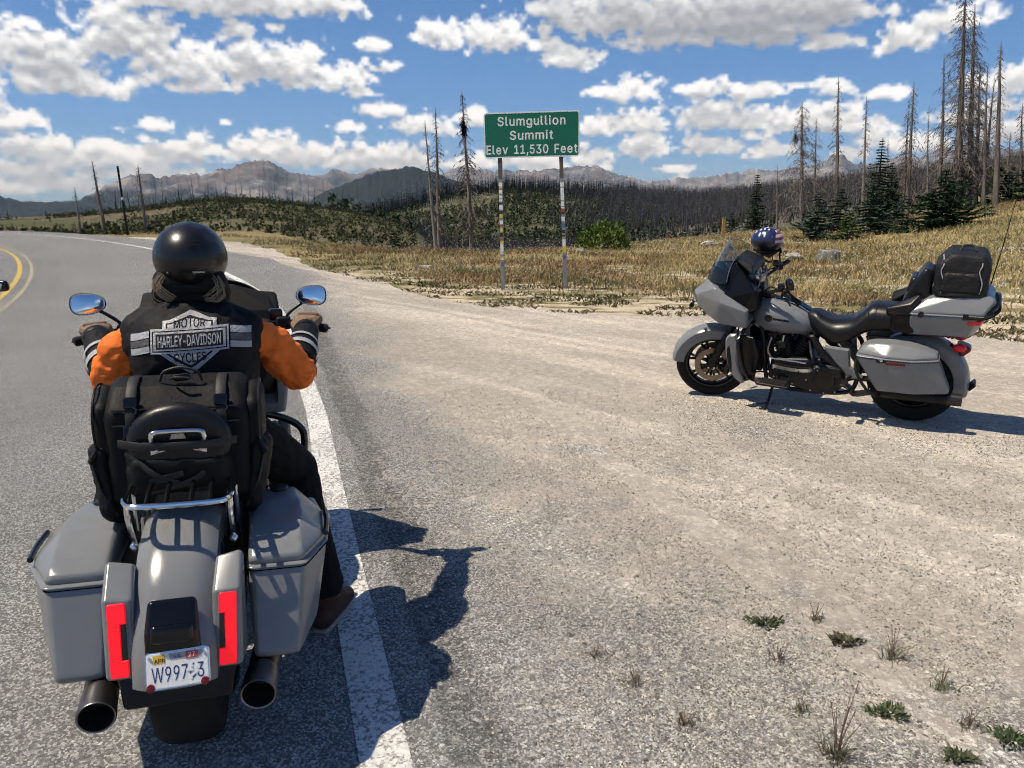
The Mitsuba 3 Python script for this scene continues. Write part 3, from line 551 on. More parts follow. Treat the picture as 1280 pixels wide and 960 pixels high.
def drivetrain(root):
    e = root + '__engine'
    put('crankcase', tm(hull([(1.02, .10, .27), (1.02, -.10, .27), (1.0, .11, .40), (1.0, -.11, .40), (.60, .11, .26), (.60, -.11, .26), (.60, .11, .43), (.60, -.11, .43)], .03, 12)), 'm_satin', e)
    for k, (b, t) in enumerate([((.90, 0, .40), (.985, 0, .60)), ((.86, 0, .40), (.765, 0, .60))]):
        put('cylinder', cylinder_fins(b, t, .088), 'm_satin', e, smooth=25)
        a = (V(*t) - V(*b)) / np.linalg.norm(V(*t) - V(*b))
        put('rocker_box', rbox((.15, .17, .05), .014, V(*t) + a * .02, rotm((0, 1, 0), math.atan2(a[0], a[2]))), 'm_gloss_black', e)
        put('spark_plug', tube(curve([V(*t) + V(0, .09, -.02), V(*t) + V(.02, .13, .0), V(*t) + V(.0, .11, .06)], 10), .008, 6), 'm_rubber', e)
    put('horn', moved(turned(trimesh.creation.icosphere(3, .042), np.diag([1, .6, 1, 1])), (.955, .125, .535)), 'm_gloss_black', e, smooth=True)
    put('horn_bracket', tube([(.945, .13, .57), (.94, .12, .62)], .009, 8), 'm_chrome', e)
    o = smooth_outline([(1.03, .345), (1.0, .275), (.9, .245), (.72, .20), (.55, .205), (.475, .26), (.455, .34), (.47, .405), (.56, .43), (.66, .425), (.72, .385), (.82, .375), (.93, .385), (1.0, .39)], 3)
    put('primary_cover', prism(o, .12, .215, .02, XZ), 'm_satin', e, smooth=40)
    put('clutch_cover', lathe([(0, 0), (.075, 0), (.08, .006), (.075, .016), (.05, .02), (0, .02)], (.60, .212, .315), (0, 1, 0), 36), 'm_gloss_black', e)
    put('inspection_cover', tm(hull([(.62, .215, .415), (.50, .215, .405), (.485, .215, .35), (.60, .215, .37)], .014, 10)), 'm_satin', e)
    put('alternator_cover', lathe([(0, 0), (.05, 0), (.052, .006), (.045, .012), (0, .014)], (.91, .212, .315), (0, 1, 0), 30), 'm_gloss_black', e)
    for x, z in [(.70, .215), (.60, .205), (.52, .225), (.735, .30), (.68, .40), (.665, .415), (.655, .385), (.98, .30), (.84, .255), (.47, .33), (.99, .37), (.80, .37)]:
        put('bolt', moved(trimesh.creation.icosphere(1, .0065), (x, .216, z)), 'm_chrome', e, smooth=True)
    lt = meshkit.text_mesh('114', .018, .002, True); lt.vertices = V(.69, .2165, .262) + lt.vertices[:, :1] * V(-1, 0, 0) + lt.vertices[:, 1:2] * V(0, 0, 1) + lt.vertices[:, 2:] * V(0, 1, 0)
    put('shift_rod', cat([rod((1.01, .19, .442), (.90, .195, .438), .007), rod((.90, .195, .438), (.84, .195, .435), .010), rod((.84, .195, .435), (.745, .195, .428), .008)]), 'm_chrome', e)
    put('cooler', rbox((.05, .20, .22), .01, (1.13, 0, .40)), 'm_rubber', e)
    put('air_cleaner', tm(hull([(.96, -.16, .54), (.80, -.16, .54), (.88, -.19, .60), (.88, -.19, .48)], .035, 12)), 'm_gloss_black', e)
    for k, z in enumerate((.56, .52)):
        put('exhaust_header', tube(curve([(.95 - .17 * k, -.08, z), (.98 - .2 * k, -.17, z - .04), (.9 - .2 * k, -.20, .32), (.55, -.21, .25), (.25, -.25, .29)], 30), .024, 12), 'm_muffler', e)
    put('crossover_pipe', tube(curve([(.62, -.15, .21), (.45, 0, .20), (.38, .20, .225), (.25, .27, .285)], 20), .024, 12), 'm_muffler', e)
    put('oil_lines', cat([tube(curve([(1.03, .13, .60), (1.05, .16, .5), (1.02, .15, .43)], 10), .007, 6), tube(curve([(.74, .14, .60), (.72, .16, .5), (.70, .14, .42)], 10), .008, 6)]), 'm_steel', e)
    fr = root + '__frame'
    put('frame_tube', cat([tube(curve([(1.19, s * .05, .92), (1.10, s * .12, .60), (1.06, s * .15, .30), (.98, s * .16, .20), (.5, s * .16, .20), (.38, s * .16, .3), (.40, s * .15, .55), (.55, s * .12, .66)], 48), .017, 10) for s in (1, -1)] + [rod((1.2, 0, .95), (.5, 0, .66), .03)]), 'm_satin', fr)
    put('steering_head', rod((1.155, 0, 1.0), (1.235, 0, .84), .035), 'm_satin', fr)
    [put('swingarm', tube(curve([(.42, s * .12, .33), (.2, s * .125, .325), (-.04, s * .115, .32)], 12), .03, 10, flat=.7), 'm_satin', fr) for s in (1, -1)]
    [put('bag_guard', tube(curve([(.36, s * .20, .57), (.375, s * .36, .50), (.31, s * .38, .37), (.23, s * .36, .29), (.18, s * .24, .27)], 24), .011, 8), 'm_satin', fr) for s in (1, -1)]
    for s in (1, -1):
        b = newkey(root + '__floorboard')
        put('plate', tm(hull([(1.07, s * .30, .295), (1.07, s * .40, .295), (.84, s * .30, .285), (.84, s * .41, .285), (1.10, s * .35, .312)], .012, 10)), 'm_satin', b)
        put('pad', tm(hull([(1.05, s * .31, .312), (1.05, s * .39, .312), (.86, s * .31, .302), (.86, s * .40, .302)], .006, 8)), 'm_rubber', b)
        put('bracket', rod((.96, s * .16, .23), (.96, s * .31, .285), .014), 'm_satin', b)
        put('peg', cat([rod((.42, s * .2, .36), (.44, s * .33, .36), .014), rbox((.05, .12, .02), .008, (.44, s * .37, .36))]), 'm_satin', root + '__frame')
    put('shift_lever', cat([tube(curve([(.99, .26, .33), (1.06, .30, .36), (1.12, .34, .36)], 10), .007, 8), tube(curve([(.99, .26, .33), (.9, .30, .37), (.86, .34, .37)], 10), .007, 8), rod((1.12, .32, .36), (1.12, .37, .36), .012)]), 'm_gloss_black', e)
    [put('engine_guard', tube(curve([(1.18, s * .06, .70), (1.21, s * .22, .695), (1.235, s * .36, .62), (1.22, s * .375, .50), (1.17, s * .34, .33), (1.10, s * .16, .22)], 36), .0165, 10), 'm_gloss_black', root) for s in (1, -1)]

def tank_and_seat(root, passenger):
    t = root + '__fuel_tank'
    X = [1.215, 1.195, 1.165, 1.12, 1.06, .98, .90, .82, .76, .725, .705]
    top = [.79, .83, .862, .885, .893, .885, .862, .825, .785, .75, .725]; bot = [.74, .70, .672, .655, .645, .640, .640, .645, .655, .668, .69]; w = [.03, .075, .108, .135, .152, .16, .155, .138, .11, .075, .03]
    g = np.linspace(0, 2 * np.pi, 48, endpoint=False)
    secs = []
    for x, a, b, q in zip(X, top, bot, w):
        cz, hz = (a + b) / 2 - .012, (a - b) / 2
        y = q * np.sign(np.cos(g)) * np.abs(np.cos(g)) ** .75; z = cz + .012 * (1 + np.sin(g)) + hz * np.sign(np.sin(g)) * np.abs(np.sin(g)) ** .8 - .012
        y = y * (1 - .16 * np.clip(np.sin(g), 0, 1) + .02 * np.clip(-np.sin(g), 0, 1))
        secs.append(np.column_stack([np.full(48, x), y, z]))
    n_ = 40; S_ = np.array(secs); xi = np.linspace(0, 1, len(X)); fine = PchipInterpolator(xi, S_, axis=0)(np.linspace(0, 1, n_))
    put('tank', loft(fine), 'm_paint', t, smooth=50)
    put('console', tm(hull([(1.03, .035, .893), (1.03, -.035, .893), (.88, .045, .868), (.88, -.045, .868), (.76, .035, .80), (.76, -.035, .80), (.93, .03, .70)], .012, 10)), 'm_gloss_black', t, smooth=30)
    put('console_trim', cat([tube(curve([(1.04, s * .045, .895), (.88, s * .056, .868), (.76, s * .045, .795)], 16), .004, 6) for s in (1, -1)]), 'm_chrome', t)
    put('filler_cap', lathe([(0, 0), (.035, 0), (.037, .006), (.03, .014), (0, .016)], (.97, .0, .897), (0.12, 0, 1), 28), 'm_chrome', t)
    for s in (1, -1):                                          # badge: bar with a round medallion
        put('tank_badge', cat([tm(hull([(1.02, s * .158, .752), (.90, s * .159, .742), (.90, s * .158, .752), (1.02, s * .157, .762)], .003, 6)), lathe([(0, 0), (.03, 0), (.028, .005), (0, .006)], (1.06, s * .150, .758), (0.05, s, .08), 24), tm(hull([(1.085, s * .146, .765), (1.03, s * .156, .745), (1.03, s * .155, .775)], .003, 6))]), 'm_gloss_black', t)
    st = root + '__seat'
    if passenger:
        X = [.80, .77, .72, .65, .56, .46, .39, .34, .30, .24, .15, .04, .0]; top = [.785, .815, .82, .79, .768, .79, .845, .89, .905, .905, .905, .91, .90]; bot = [.74, .70, .66, .61, .58, .61, .66, .69, .70, .71, .72, .73, .74]; w = [.04, .085, .12, .155, .178, .185, .178, .17, .168, .172, .175, .17, .13]
    else:
        X = [.80, .77, .72, .65, .56, .46, .39, .33, .28, .2, .1, .03, .0]; top = [.785, .815, .82, .79, .772, .79, .83, .855, .86, .855, .845, .82, .79]; bot = [.74, .70, .66, .61, .58, .61, .66, .68, .69, .70, .715, .73, .74]; w = [.04, .085, .12, .155, .178, .185, .17, .15, .14, .135, .12, .09, .05]
    secs = []
    for x, a, b, q in zip(X, top, bot, w):
        cz, hz = (a + b) / 2, (a - b) / 2
        secs.append(np.column_stack([np.full(48, x), q * np.sign(np.cos(g)) * np.abs(np.cos(g)) ** .6 * (1 - .12 * np.clip(-np.sin(g), 0, 1)), cz + hz * np.sign(np.sin(g)) * np.abs(np.sin(g)) ** .7 - .02 * (np.cos(g) ** 2) * hz / .08]))
    fine = PchipInterpolator(np.linspace(0, 1, len(X)), np.array(secs), axis=0)(np.linspace(0, 1, 52))
    put('saddle', loft(fine), 'm_leather', st, smooth=60)
    def seam_at(x):
        k = int(np.argmin(np.abs(fine[:, :, 0].mean(1) - x))); return fine[k][3:22] + V(0, 0, .001)
    put('welt', cat([tube(seam_at(x), .003, 5) for x in (.335, .285)]), 'm_satin', st)
    for s in (1, -1):
        o = rounded([(.655, .605), (.60, .585), (.44, .575), (.425, .44), (.315, .345), (.43, .335), (.475, .395), (.53, .45)], .012)
        put('side_cover', prism(o, s * .165, s * .205, .012, XZ) if s > 0 else prism(o, -.205, -.165, .012, XZ), 'm_paint', root, smooth=40)
        o2 = rounded([(.74, .66), (.70, .66), (.61, .52), (.50, .42), (.55, .42), (.66, .50)], .008)
        put('frame_cover', prism(o2, .15, .20, .008, XZ) if s > 0 else prism(o2, -.20, -.15, .008, XZ), 'm_satin', root, smooth=40)

def motorcycle(root, style):
    """style 'touring' carries the trunk; 'bagger' is the bare one with the rider"""
    touring = style == 'touring'
    bx, bz = (.945, 1.015) if touring else (.965, 1.115)
    delta = RAD(18) if touring else RAD(3.5)
    axis = V(-.40, 0, .92)
    M = rotm(axis, delta, (1.19, 0, .93)); S = lambda t: turned(t, M)
    wheel(root, 'front_wheel', (1.535, .305), .305, .125, .225, 7, S)
    wheel(root, 'rear_wheel', (0, .32), .32, .18, .205, 7)
    put('front_fender', S(arc_sweep(fender_profile(.082, .322, .022, .075), (1.535, .305), 8, 158, 44)), 'm_paint', root, smooth=40)
    fk = root + '__fork'
    for s in (1, -1):
        put('fork_slider', S(tube([(1.545, s * .10, .30), (1.53, s * .10, .36), (1.40, s * .10, .62)], [.034, .032, .032], 16)), 'm_black', fk)
        put('fork_tube', S(rod((1.40, s * .10, .62), (1.20, s * .10, .98), .026)), 'm_steel' if not touring else 'm_black', fk)
        put('caliper', S(tm(hull([(1.42, s * .085, .31), (1.40, s * .085, .37), (1.43, s * .085, .25)], .028, 10))), 'm_gloss_black', fk)
    put('axle', S(rod((1.535, -.13, .305), (1.535, .13, .305), .014)), 'm_chrome', fk)
    put('triple_clamp', S(tm(hull([(1.22, .10, .94), (1.22, -.10, .94), (1.16, 0, .96)], .03, 10))), 'm_satin', fk)
    put('brake_line', S(tube(curve([(1.42, .11, .34), (1.36, .13, .5), (1.33, .1, .66), (1.25, .06, .84)], 20), .006, 6)), 'm_rubber', fk)
    fairing(root, not touring)
    for s in (1, -1): lower_fairing(root, s)
    drivetrain(root); tank_and_seat(root, touring)
    handlebar(root, S, bx, bz)
    for s in (1, -1): mirror(root, s, S, bx, bz - .01)
    for s in (1, -1): saddlebag(root, s, not touring)
    for s in (1, -1):
        m = newkey(root + '__muffler')
        x1 = -.335
        c0, c1 = V(.27, s * .265, .285), V(x1, s * (.27 if touring else .207), .292 if touring else .30)
        d = (c1 - c0) / np.linalg.norm(c1 - c0)
        if touring:
            cut = .03
            put('muffler_body', tube([c0, c0 + (c1 - c0) * .12, c0 + (c1 - c0) * .2, c1 - d * .09], [.026, .034, .046, .046], 20), 'm_black', m)
            R = trimesh.geometry.align_vectors([0, 0, 1], d); R[:3, 3] = c1
            put('muffler_tip', turned(lathe([(.036, -.095), (.046, -.095), (.046, -.004), (.043, .0), (.039, -.004), (.036, -.02)], (0, 0, 0), (0, 0, 1), 28), R), 'm_muffler', m)
        else:
            put('muffler_body', tube([c0, c0 + (c1 - c0) * .12, c0 + (c1 - c0) * .2, c1 - d * .08], [.026, .034, .046, .046], 24), 'm_muffler', m)
            pr = [(.036, -.085), (.044, -.085), (.047, -.06), (.050, .012), (.048, .016), (.044, .014), (.041, -.03), (.036, -.05)]
            tip = lathe(pr, (0, 0, 0), (0, 0, 1), 36)
            R = trimesh.geometry.align_vectors([0, 0, 1], d + V(-.05, 0, -.10)); R[:3, 3] = c1
            put('muffler_tip', turned(tip, R), 'm_tip', m, smooth=40)
    if touring:
        put('rear_fender', arc_sweep(fender_profile(.10, .345, .03, .07), (0, .32), 60, 192, 44), 'm_paint', root, smooth=40)
        put('mud_flap', tm(hull([(-.375, .05, .30), (-.375, -.05, .30), (-.40, .06, .335), (-.40, -.06, .335)], .012, 8)), 'm_black', root)
        tour_rear(root)
    else: bagger_rear(root)
    k = root + '__kickstand'
    if touring:
        put('leg', tube(curve([(1.0, .15, .19), (1.01, .23, .10), (1.03, .30, .022)], 12), .012, 8), 'm_satin', k)
        put('foot', tm(hull([(1.06, .29, .018), (1.0, .33, .022), (1.06, .325, .018)], .010, 8)), 'm_satin', k)
        put('retractor', tube(curve([(1.02, .25, .08), (1.07, .27, .07), (1.12, .30, .075)], 8), .005, 6), 'm_satin', k)
    else:
        put('leg', tube(curve([(1.0, .17, .19), (.85, .2, .18), (.70, .21, .17)], 12), .012, 8), 'm_satin', k)

def tour_rear(root):
    p = root + '__trunk'
    put('body', tm(hull([(.04, .20, .755), (.04, -.20, .755), (-.30, .20, .755), (-.30, -.20, .755), (.035, .245, .875), (.035, -.245, .875), (-.34, .245, .885), (-.34, -.245, .885), (-.40, .16, .885), (-.40, -.16, .885), (-.34, .12, .765), (-.34, -.12, .765)], .022, 16)), 'm_paint', p, smooth=28)
    put('lid', soften(hull([(.035, .245, .915), (.035, -.245, .915), (-.38, .245, .922), (-.38, -.245, .922), (-.445, .15, .945), (-.445, -.15, .945), (-.45, .12, .965), (-.45, -.12, .965), (-.43, .19, 1.0), (-.43, -.19, 1.0), (-.40, .18, 1.018), (-.40, -.18, 1.018), (-.06, .19, .99), (-.06, -.19, .99), (.0, .21, .95), (.0, -.21, .95), (-.2, .205, 1.0), (-.2, -.205, 1.0)], .022, 16), .018, 10), 'm_paint', p, smooth=True)
    lip = tm(hull([(.04, .25, .90), (.04, -.25, .90), (-.385, .25, .905), (-.385, -.25, .905), (-.45, .15, .91), (-.45, -.15, .91)], .0235, 16)); lip.vertices[:, 2] = .902 + (lip.vertices[:, 2] - .902) * .4
    put('lid_rim', lip, 'm_paint', p, smooth=28)
    put('bumper_trim', tube(curve([(-.30, .272, .895), (-.41, .255, .90), (-.475, .16, .925), (-.485, 0, .93), (-.475, -.16, .925), (-.41, -.255, .90), (-.30, -.272, .895)], 36), .012, 8), 'm_rubber', p)
    put('rear_edge', tube(curve([(-.40, .235, .93), (-.465, .17, .97), (-.475, 0, 1.0), (-.465, -.17, .97), (-.40, -.235, .93)], 30), .014, 8), 'm_black', p)
    for x in (-.01, -.285):
        put('latch', cat([rbox((.032, .018, .042), .005, (x, .272, .902))]), 'm_gloss_black', p)
    for s in (1, -1):
        put('trunk_lamp', tm(hull([(-.31, s * .262, .865), (-.38, s * .250, .87), (-.39, s * .22, .868), (-.31, s * .260, .85), (-.37, s * .245, .85)], .009, 8)), 'm_red', p)
    put('light_strip', tube(curve([(-.04, .215, .738), (-.28, .215, .738), (-.335, .16, .742), (-.345, 0, .745)], 16), .005, 6), 'm_dark_red', p)
    b = root + '__backrest'
    put('pad', tm(hull([(.045, .13, .99), (.045, -.13, .99), (.03, .13, 1.10), (.03, -.13, 1.10), (-.01, .11, 1.17), (-.01, -.11, 1.17), (-.04, .10, 1.16), (-.04, -.10, 1.16), (.10, .12, .94), (.10, -.12, .94), (-.02, .13, .99), (-.02, -.13, .99)], .028, 16)), 'm_leather', b, smooth=40)
    put('lumbar', tm(hull([(.075, .10, 1.03), (.075, -.10, 1.03), (.06, .09, 1.10), (.06, -.09, 1.10)], .03, 12)), 'm_leather', b, smooth=40)
    for s in (1, -1):
        put('arm_pad', tm(hull([(.19, s * .235, .915), (.19, s * .20, .88), (.06, s * .245, .955), (.02, s * .20, 1.0), (.05, s * .22, .90)], .026, 12)), 'm_leather', b, smooth=40)
        put('speaker_pod', tm(hull([(.16, s * .21, .87), (.04, s * .225, .87), (.16, s * .20, .76), (.04, s * .215, .76)], .02, 10)), 'm_black', b, smooth=40)
        put('speaker', lathe([(0, 0), (.028, 0), (.03, .004), (0, .006)], (.12, s * .231, .845), (0, s, 0), 20), 'm_satin', b)
    put('antenna', tube([(-.42, -.21, 1.03), (-.46, -.22, 1.32), (-.50, -.23, 1.66)], [.005, .0035, .002], 6), 'm_rubber', root)
    put('tail_lamp', tm(hull([(-.28, .045, .62), (-.28, -.045, .62), (-.33, .045, .60), (-.33, -.045, .60), (-.30, .045, .57), (-.30, -.045, .57)], .022, 12)), 'm_dark_red', root, smooth=40)
    for s in (1, -1):
        put('turn_signal', cat([tube([(-.22, s * .09, .64), (-.26, s * .15, .64)], .01, 8)]), 'm_black', root)
        put('signal_lens', tm(hull([(-.26, s * .15, .64), (-.29, s * .15, .64)], .03, 12)), 'm_red', root, smooth=40)
    put('trunk_mount', cat([rod((.1, s * .1, .70), (-.2, s * .12, .745), .018) for s in (1, -1)] + [rod((.05, -.2, .735), (.05, .2, .735), .014), rod((-.2, -.2, .735), (-.2, .2, .735), .014)]), 'm_black', root)

def bagger_rear(root):
    put('rear_fender', arc_sweep([(a, b + .015) for a, b in fender_profile(.106, .362, .036, .085)], (0.0, .325), 55, 171, 48), 'm_paint', root, smooth=40)
    put('fender_filler', tm(hull([(-.05, .10, .62), (-.05, -.10, .62), (-.30, .12, .36), (-.30, -.12, .36), (-.1, .13, .45), (-.1, -.13, .45)], .02, 8)), 'm_black', root)
    put('inner_guard', tm(hull([(-.30, .145, .40), (-.30, -.145, .40), (-.33, .13, .31), (-.33, -.13, .31), (-.26, .14, .30), (-.26, -.14, .30)], .012, 8)), 'm_black', root)
    for s in (1, -1):
        t = newkey(root + '__tail_lamp'); F = (lambda m: m) if s > 0 else mirror_y
        put('housing', F(tm(hull([(-.215, .118, .655), (-.215, .165, .665), (-.30, .112, .60), (-.30, .162, .605), (-.345, .108, .415), (-.345, .158, .415), (-.25, .11, .40), (-.25, .165, .40), (-.15, .12, .62)], .014, 20))), 'm_paint', t, smooth=28)
        o, ey = V(-.361, .135, .415), V(.052, .004, .195); ey = ey / np.linalg.norm(ey); ez = V(-ey[2], 0, ey[0]); ex = V(0, 1, 0)
        outl = rounded([(-.024, .0), (.021, .0), (.023, .195), (-.022, .195)], .006)
        notch = Polygon(outl) - Polygon([(-.06, .045), (-.008, .045), (-.008, .14), (-.06, .14)])
        put('red_lens', F(prism(np.array(notch.exterior.coords)[:-1], -.006, .008, .002, (o, ex, ey, ez))), 'm_red', t, emitter={'type': 'area', 'radiance': rgb(.24, .001, .004)})
        put('smoked_lens', F(prism([(-.0225, .0455), (-.0085, .0455), (-.0085, .1395), (-.0215, .1395)], -.004, .006, .001, (o, ex, ey, ez))), 'm_smoke', t)
        put('lens_frame', F(prism(np.array(Polygon(outl).buffer(.004).exterior.coords)[:-1], -.008, .003, .002, (o, ex, ey, ez))), 'm_paint', t)
    # licence plate
    q = root + '__licence_plate'
    ez = V(-.93, 0, .36); ez /= np.linalg.norm(ez); ex = V(0, -1, .025); ex /= np.linalg.norm(ex); ey = np.cross(ez, ex); ex, ey = ex * .84, ey * .86
    o = V(-.425, -.016, .46)
    fr = (o, ex, ey, ez)
    put('frame', prism(rounded([(-.0935, -.056), (.0935, -.056), (.0935, .056), (-.0935, .056)], .014), -.006, .0, .002, fr), 'm_chrome', q)
    put('plate', prism(rounded([(-.0885, -.051), (.0885, -.051), (.0885, .051), (-.0885, .051)], .011), .0, .0025, .0006, fr), 'm_white', q)
    def onplate(mesh, x, y, d): m = mesh.copy(); m.vertices = o + (m.vertices[:, :1] + x) * ex + (m.vertices[:, 1:2] + y) * ey + (m.vertices[:, 2:] + d) * ez; return m
    tx = meshkit.text_mesh('W99763', .043, .0012); w_ = np.ptp(tx.vertices[:, 0]); tx.vertices[:, 0] = (tx.vertices[:, 0] - tx.vertices[:, 0].min()) / w_ * .150 - .074
    put('number', onplate(tx, 0, -.033, .0023), 'm_navy', q)
    put('state_panel', onplate(prism([(-.018, .026), (.073, .026), (.073, .0465), (-.025, .0465)], 0, .001, 0), 0, 0, .0023), 'm_glabel', q)
    t2 = meshkit.text_mesh('VA.', .012, .0008); put('state', onplate(t2, -.012, .030, .0032), 'm_navy', q)
    put('month_sticker', onplate(prism([(-.069, .020), (-.034, .020), (-.034, .046), (-.069, .046)], 0, .001, 0), 0, 0, .0024), 'm_ylabel', q)
    put('month', onplate(meshkit.text_mesh('APR', .012, .0008), -.066, .023, .0034), 'm_black_print', q)
    put('year_sticker', onplate(prism([(.025, .026), (.060, .026), (.060, .047), (.025, .047)], 0, .001, 0), 0, 0, .0034), 'm_rlabel', q)
    put('year', onplate(meshkit.text_mesh('27', .013, .0008), .031, .030, .0044), 'm_white', q)
    rngp = np.random.default_rng(3)
    fl = [trimesh.creation.cylinder(r, .0008, sections=7) for r in rngp.uniform(.003, .007, 12)]
    put('scuff', cat([onplate(f, x, y, .004) for f, x, y in zip(fl, rngp.uniform(.03, .062, 12), rngp.uniform(-.034, .006, 12))]), 'm_white', q)
    for x in (-.078, .078):
        put('reflector', onplate(lathe([(0, 0), (.0125, 0), (.012, .006), (0, .008)], (0, 0, 0), (0, 0, 1), 20), x, -.047, .002), 'm_dark_red', q)
        put('plate_bolt', onplate(moved(trimesh.creation.icosphere(1, .005), (0, 0, 0)), x, .038, .003), 'm_chrome', q, smooth=True)
    put('plate_bracket', tm(hull([(-.40, .05, .46), (-.40, -.06, .46), (-.385, .05, .545), (-.385, -.055, .545), (-.34, .045, .60), (-.34, -.05, .60)], .014, 10)), 'm_gloss_black', q, smooth=30)
    put('plate_lamp', tm(hull([(-.405, .035, .535), (-.405, -.045, .535), (-.40, .035, .56), (-.40, -.045, .56)], .012, 8)), 'm_gloss_black', q, smooth=30)
    # chrome rack above the fender
    k = root + '__luggage_rack'
    A = lambda x, y, z: (x, y, z)
    put('rail', tube(curve([(.04, .125, .83), (-.10, .135, .825), (-.165, .12, .82), (-.185, .07, .82), (-.185, -.09, .82), (-.165, -.14, .82), (-.10, -.15, .825), (.04, -.14, .83)], 48), .009, 10), 'm_chrome', k)
    for y in (-.095, -.045, .02, .07):
        put('slat', tube(curve([(-.183, y, .82), (-.10, y, .84), (.04, y, .84)], 12), .007, 8), 'm_black', k)
    put('cross_bar', rod((-.02, -.14, .84), (-.02, .125, .84), .008), 'm_chrome', k)
    for s in (1, -1):
        y = .13 if s > 0 else -.145
        put('rack_stay', tube(curve([(-.12, y, .825), (-.12, y, .76), (-.06, y, .66)], 12), .008, 8), 'm_chrome', k)
        put('stay_bolt', moved(trimesh.creation.icosphere(2, .013), (-.07, y, .655)), 'm_chrome', k, smooth=True)
        put('docking_bar', tube(curve([(.05, y * 1.06, .62), (.03, y * 1.06, .72), (.02, y * 1.04, .82), (.07, y, .86)], 16), .007, 8), 'm_chrome', k)
        put('tip_cap', tm(hull([(.04, y, .83), (.06, y, .835)], .012, 10)), 'm_chrome', k)

def bike_matrix(x, y, heading, lean):
    u = V(-math.sin(heading), math.cos(heading), 0); l = V(-u[1], u[0], 0); up = V(0, 0, 1)
    M = np.eye(4); M[:3, 0] = u; M[:3, 1] = l * math.cos(lean) - up * math.sin(lean); M[:3, 2] = up * math.cos(lean) + l * math.sin(lean); M[:3, 3] = (x, y, .008)
    return M
M1 = bike_matrix(-1.013, 2.175, .2814, -.023)
M2 = bike_matrix(3.08, 5.75, math.atan2(.864, .5035), RAD(8)); M2[2, 3] = .012
MATRIX = M1; bike1 = thing('motorcycle', 'grey motorcycle with red tail lamps and licence plate, ridden along the white road line', 'motorcycle', None); motorcycle(bike1, 'bagger')
MATRIX = M2; bike2 = thing('motorcycle', 'grey touring motorcycle with rear trunk parked on its side stand on the gravel', 'motorcycle', None); motorcycle(bike2, 'touring')
MATRIX = np.eye(4)

# ------------------------------------------------------------------ rider (built in the first motorcycle's frame)
MATRIX = M1
def limb(pts, rad, seg=20):
    return [hull([pts[i], pts[i + 1]], [rad[i], rad[i + 1]], seg) for i in range(len(pts) - 1)]
def union(parts): return m3.Manifold.batch_boolean(parts, m3.OpType.Add)
def soften(m, edge=.02, it=12):
    t = tm(m.refine_to_length(edge)); t.merge_vertices(); trimesh.smoothing.filter_taubin(t, iterations=it); return t
def crease(t, amp, sc, seed, stretch=(1, 1, 1), thin=0):
    t = t.copy(); n = t.vertex_normals
    q = t.vertices * np.array(stretch) * sc
    d = (1 - 2 * np.abs(meshkit.fbm(q + meshkit.fbm(q * .6, 2, seed)[:, None] * .8, 3, seed) - .5)) - .75
    if thin: d = -(np.clip(d + .75, 0, 1) ** thin)
    t.vertices = t.vertices + n * (d * amp)[:, None]; return t
ZS = [.84, .90, .98, 1.06, 1.13, 1.18, 1.225, 1.262, 1.292, 1.32]
XC = [.47, .465, .455, .445, .445, .45, .46, .475, .49, .50]
HW = [.170, .176, .182, .191, .197, .197, .187, .160, .122, .095]
HD = [.13, .14, .148, .155, .160, .158, .150, .135, .110, .085]
_f = [PchipInterpolator(ZS, a) for a in (XC, HW, HD)]
PE = 2.5
YC = -.02
def torso_ring(z, inflate=0, n=72):
    g = np.linspace(0, 2 * np.pi, n, endpoint=False); xc, hw, hd = (float(f(z)) for f in _f)
    p = 2 / PE
    return np.column_stack([xc + (hd + inflate) * np.sign(np.cos(g)) * np.abs(np.cos(g)) ** p, (hw + inflate) * np.sign(np.sin(g)) * np.abs(np.sin(g)) ** p + YC, np.full(n, z)])
def back_x(y, z):
    z = np.clip(z, ZS[0], ZS[-1]); xc, hw, hd = (f(z) for f in _f)
    return xc - hd * (1 - np.clip(np.abs(y - YC) / hw, 0, .98) ** PE) ** (1 / PE)
hands = {}
for s, sh, el, wr in [(1, (.455, .178, 1.198), (.60, .275, 1.01), (.875, .375, 1.125)), (-1, (.455, -.210, 1.203), (.62, -.345, 1.03), (.90, -.395, 1.13))]:
    hands[s] = (V(*sh), V(*el), V(*wr))
STEER = rotm(V(-.40, 0, .92), RAD(3.5), (1.19, 0, .93))
def grip_point(s, t=0.0): return trimesh.transform_points([(.968 - .012 * t, s * (.405 + t * .045), 1.118 - .002 * t)], STEER)[0]
def hand_parts(s, infl=0.0, fat=1.0):
    G, ax = grip_point(s), grip_point(s, 1) - grip_point(s, -1); ax /= np.linalg.norm(ax)      # ax runs to the grip's end
    W = hands[s][2]; out = [hull([W, W + (G - W) * .35 + V(0, 0, .012)], [.030 * fat + infl, .033 * fat + infl], 14)]
    up = V(-.25, 0, 1.0)
    kn = [G + ax * o + V(.010, 0, .040) for o in (-.034, -.011, .012, .033)]
    out.append(hull([W + (G - W) * .3 + V(0, 0, .016) + ax * -.018, W + (G - W) * .3 + V(0, 0, .016) + ax * .016] + [k + V(-.012, 0, -.006) for k in kn], .019 * fat + infl, 12))
    for k, L in zip(kn, (.94, 1.05, 1.0, .84)):
        a = k; b = k + V(.036, 0, -.016) * L; c = k + V(.036, 0, -.050) * L; e = k + V(.010, 0, -.070) * L
        out += limb([a, b, c, e], np.array([.0105, .0100, .0092, .0082]) * fat + infl, 10)
    th = W + (G - W) * .45 - ax * .030
    out += limb([th, G - ax * .056 + V(-.008, 0, .012), G - ax * .055 + V(.018, 0, -.018), G - ax * .040 + V(.026, 0, -.034)], np.array([.016, .0125, .011, .0095]) * fat + infl, 10)
    return out
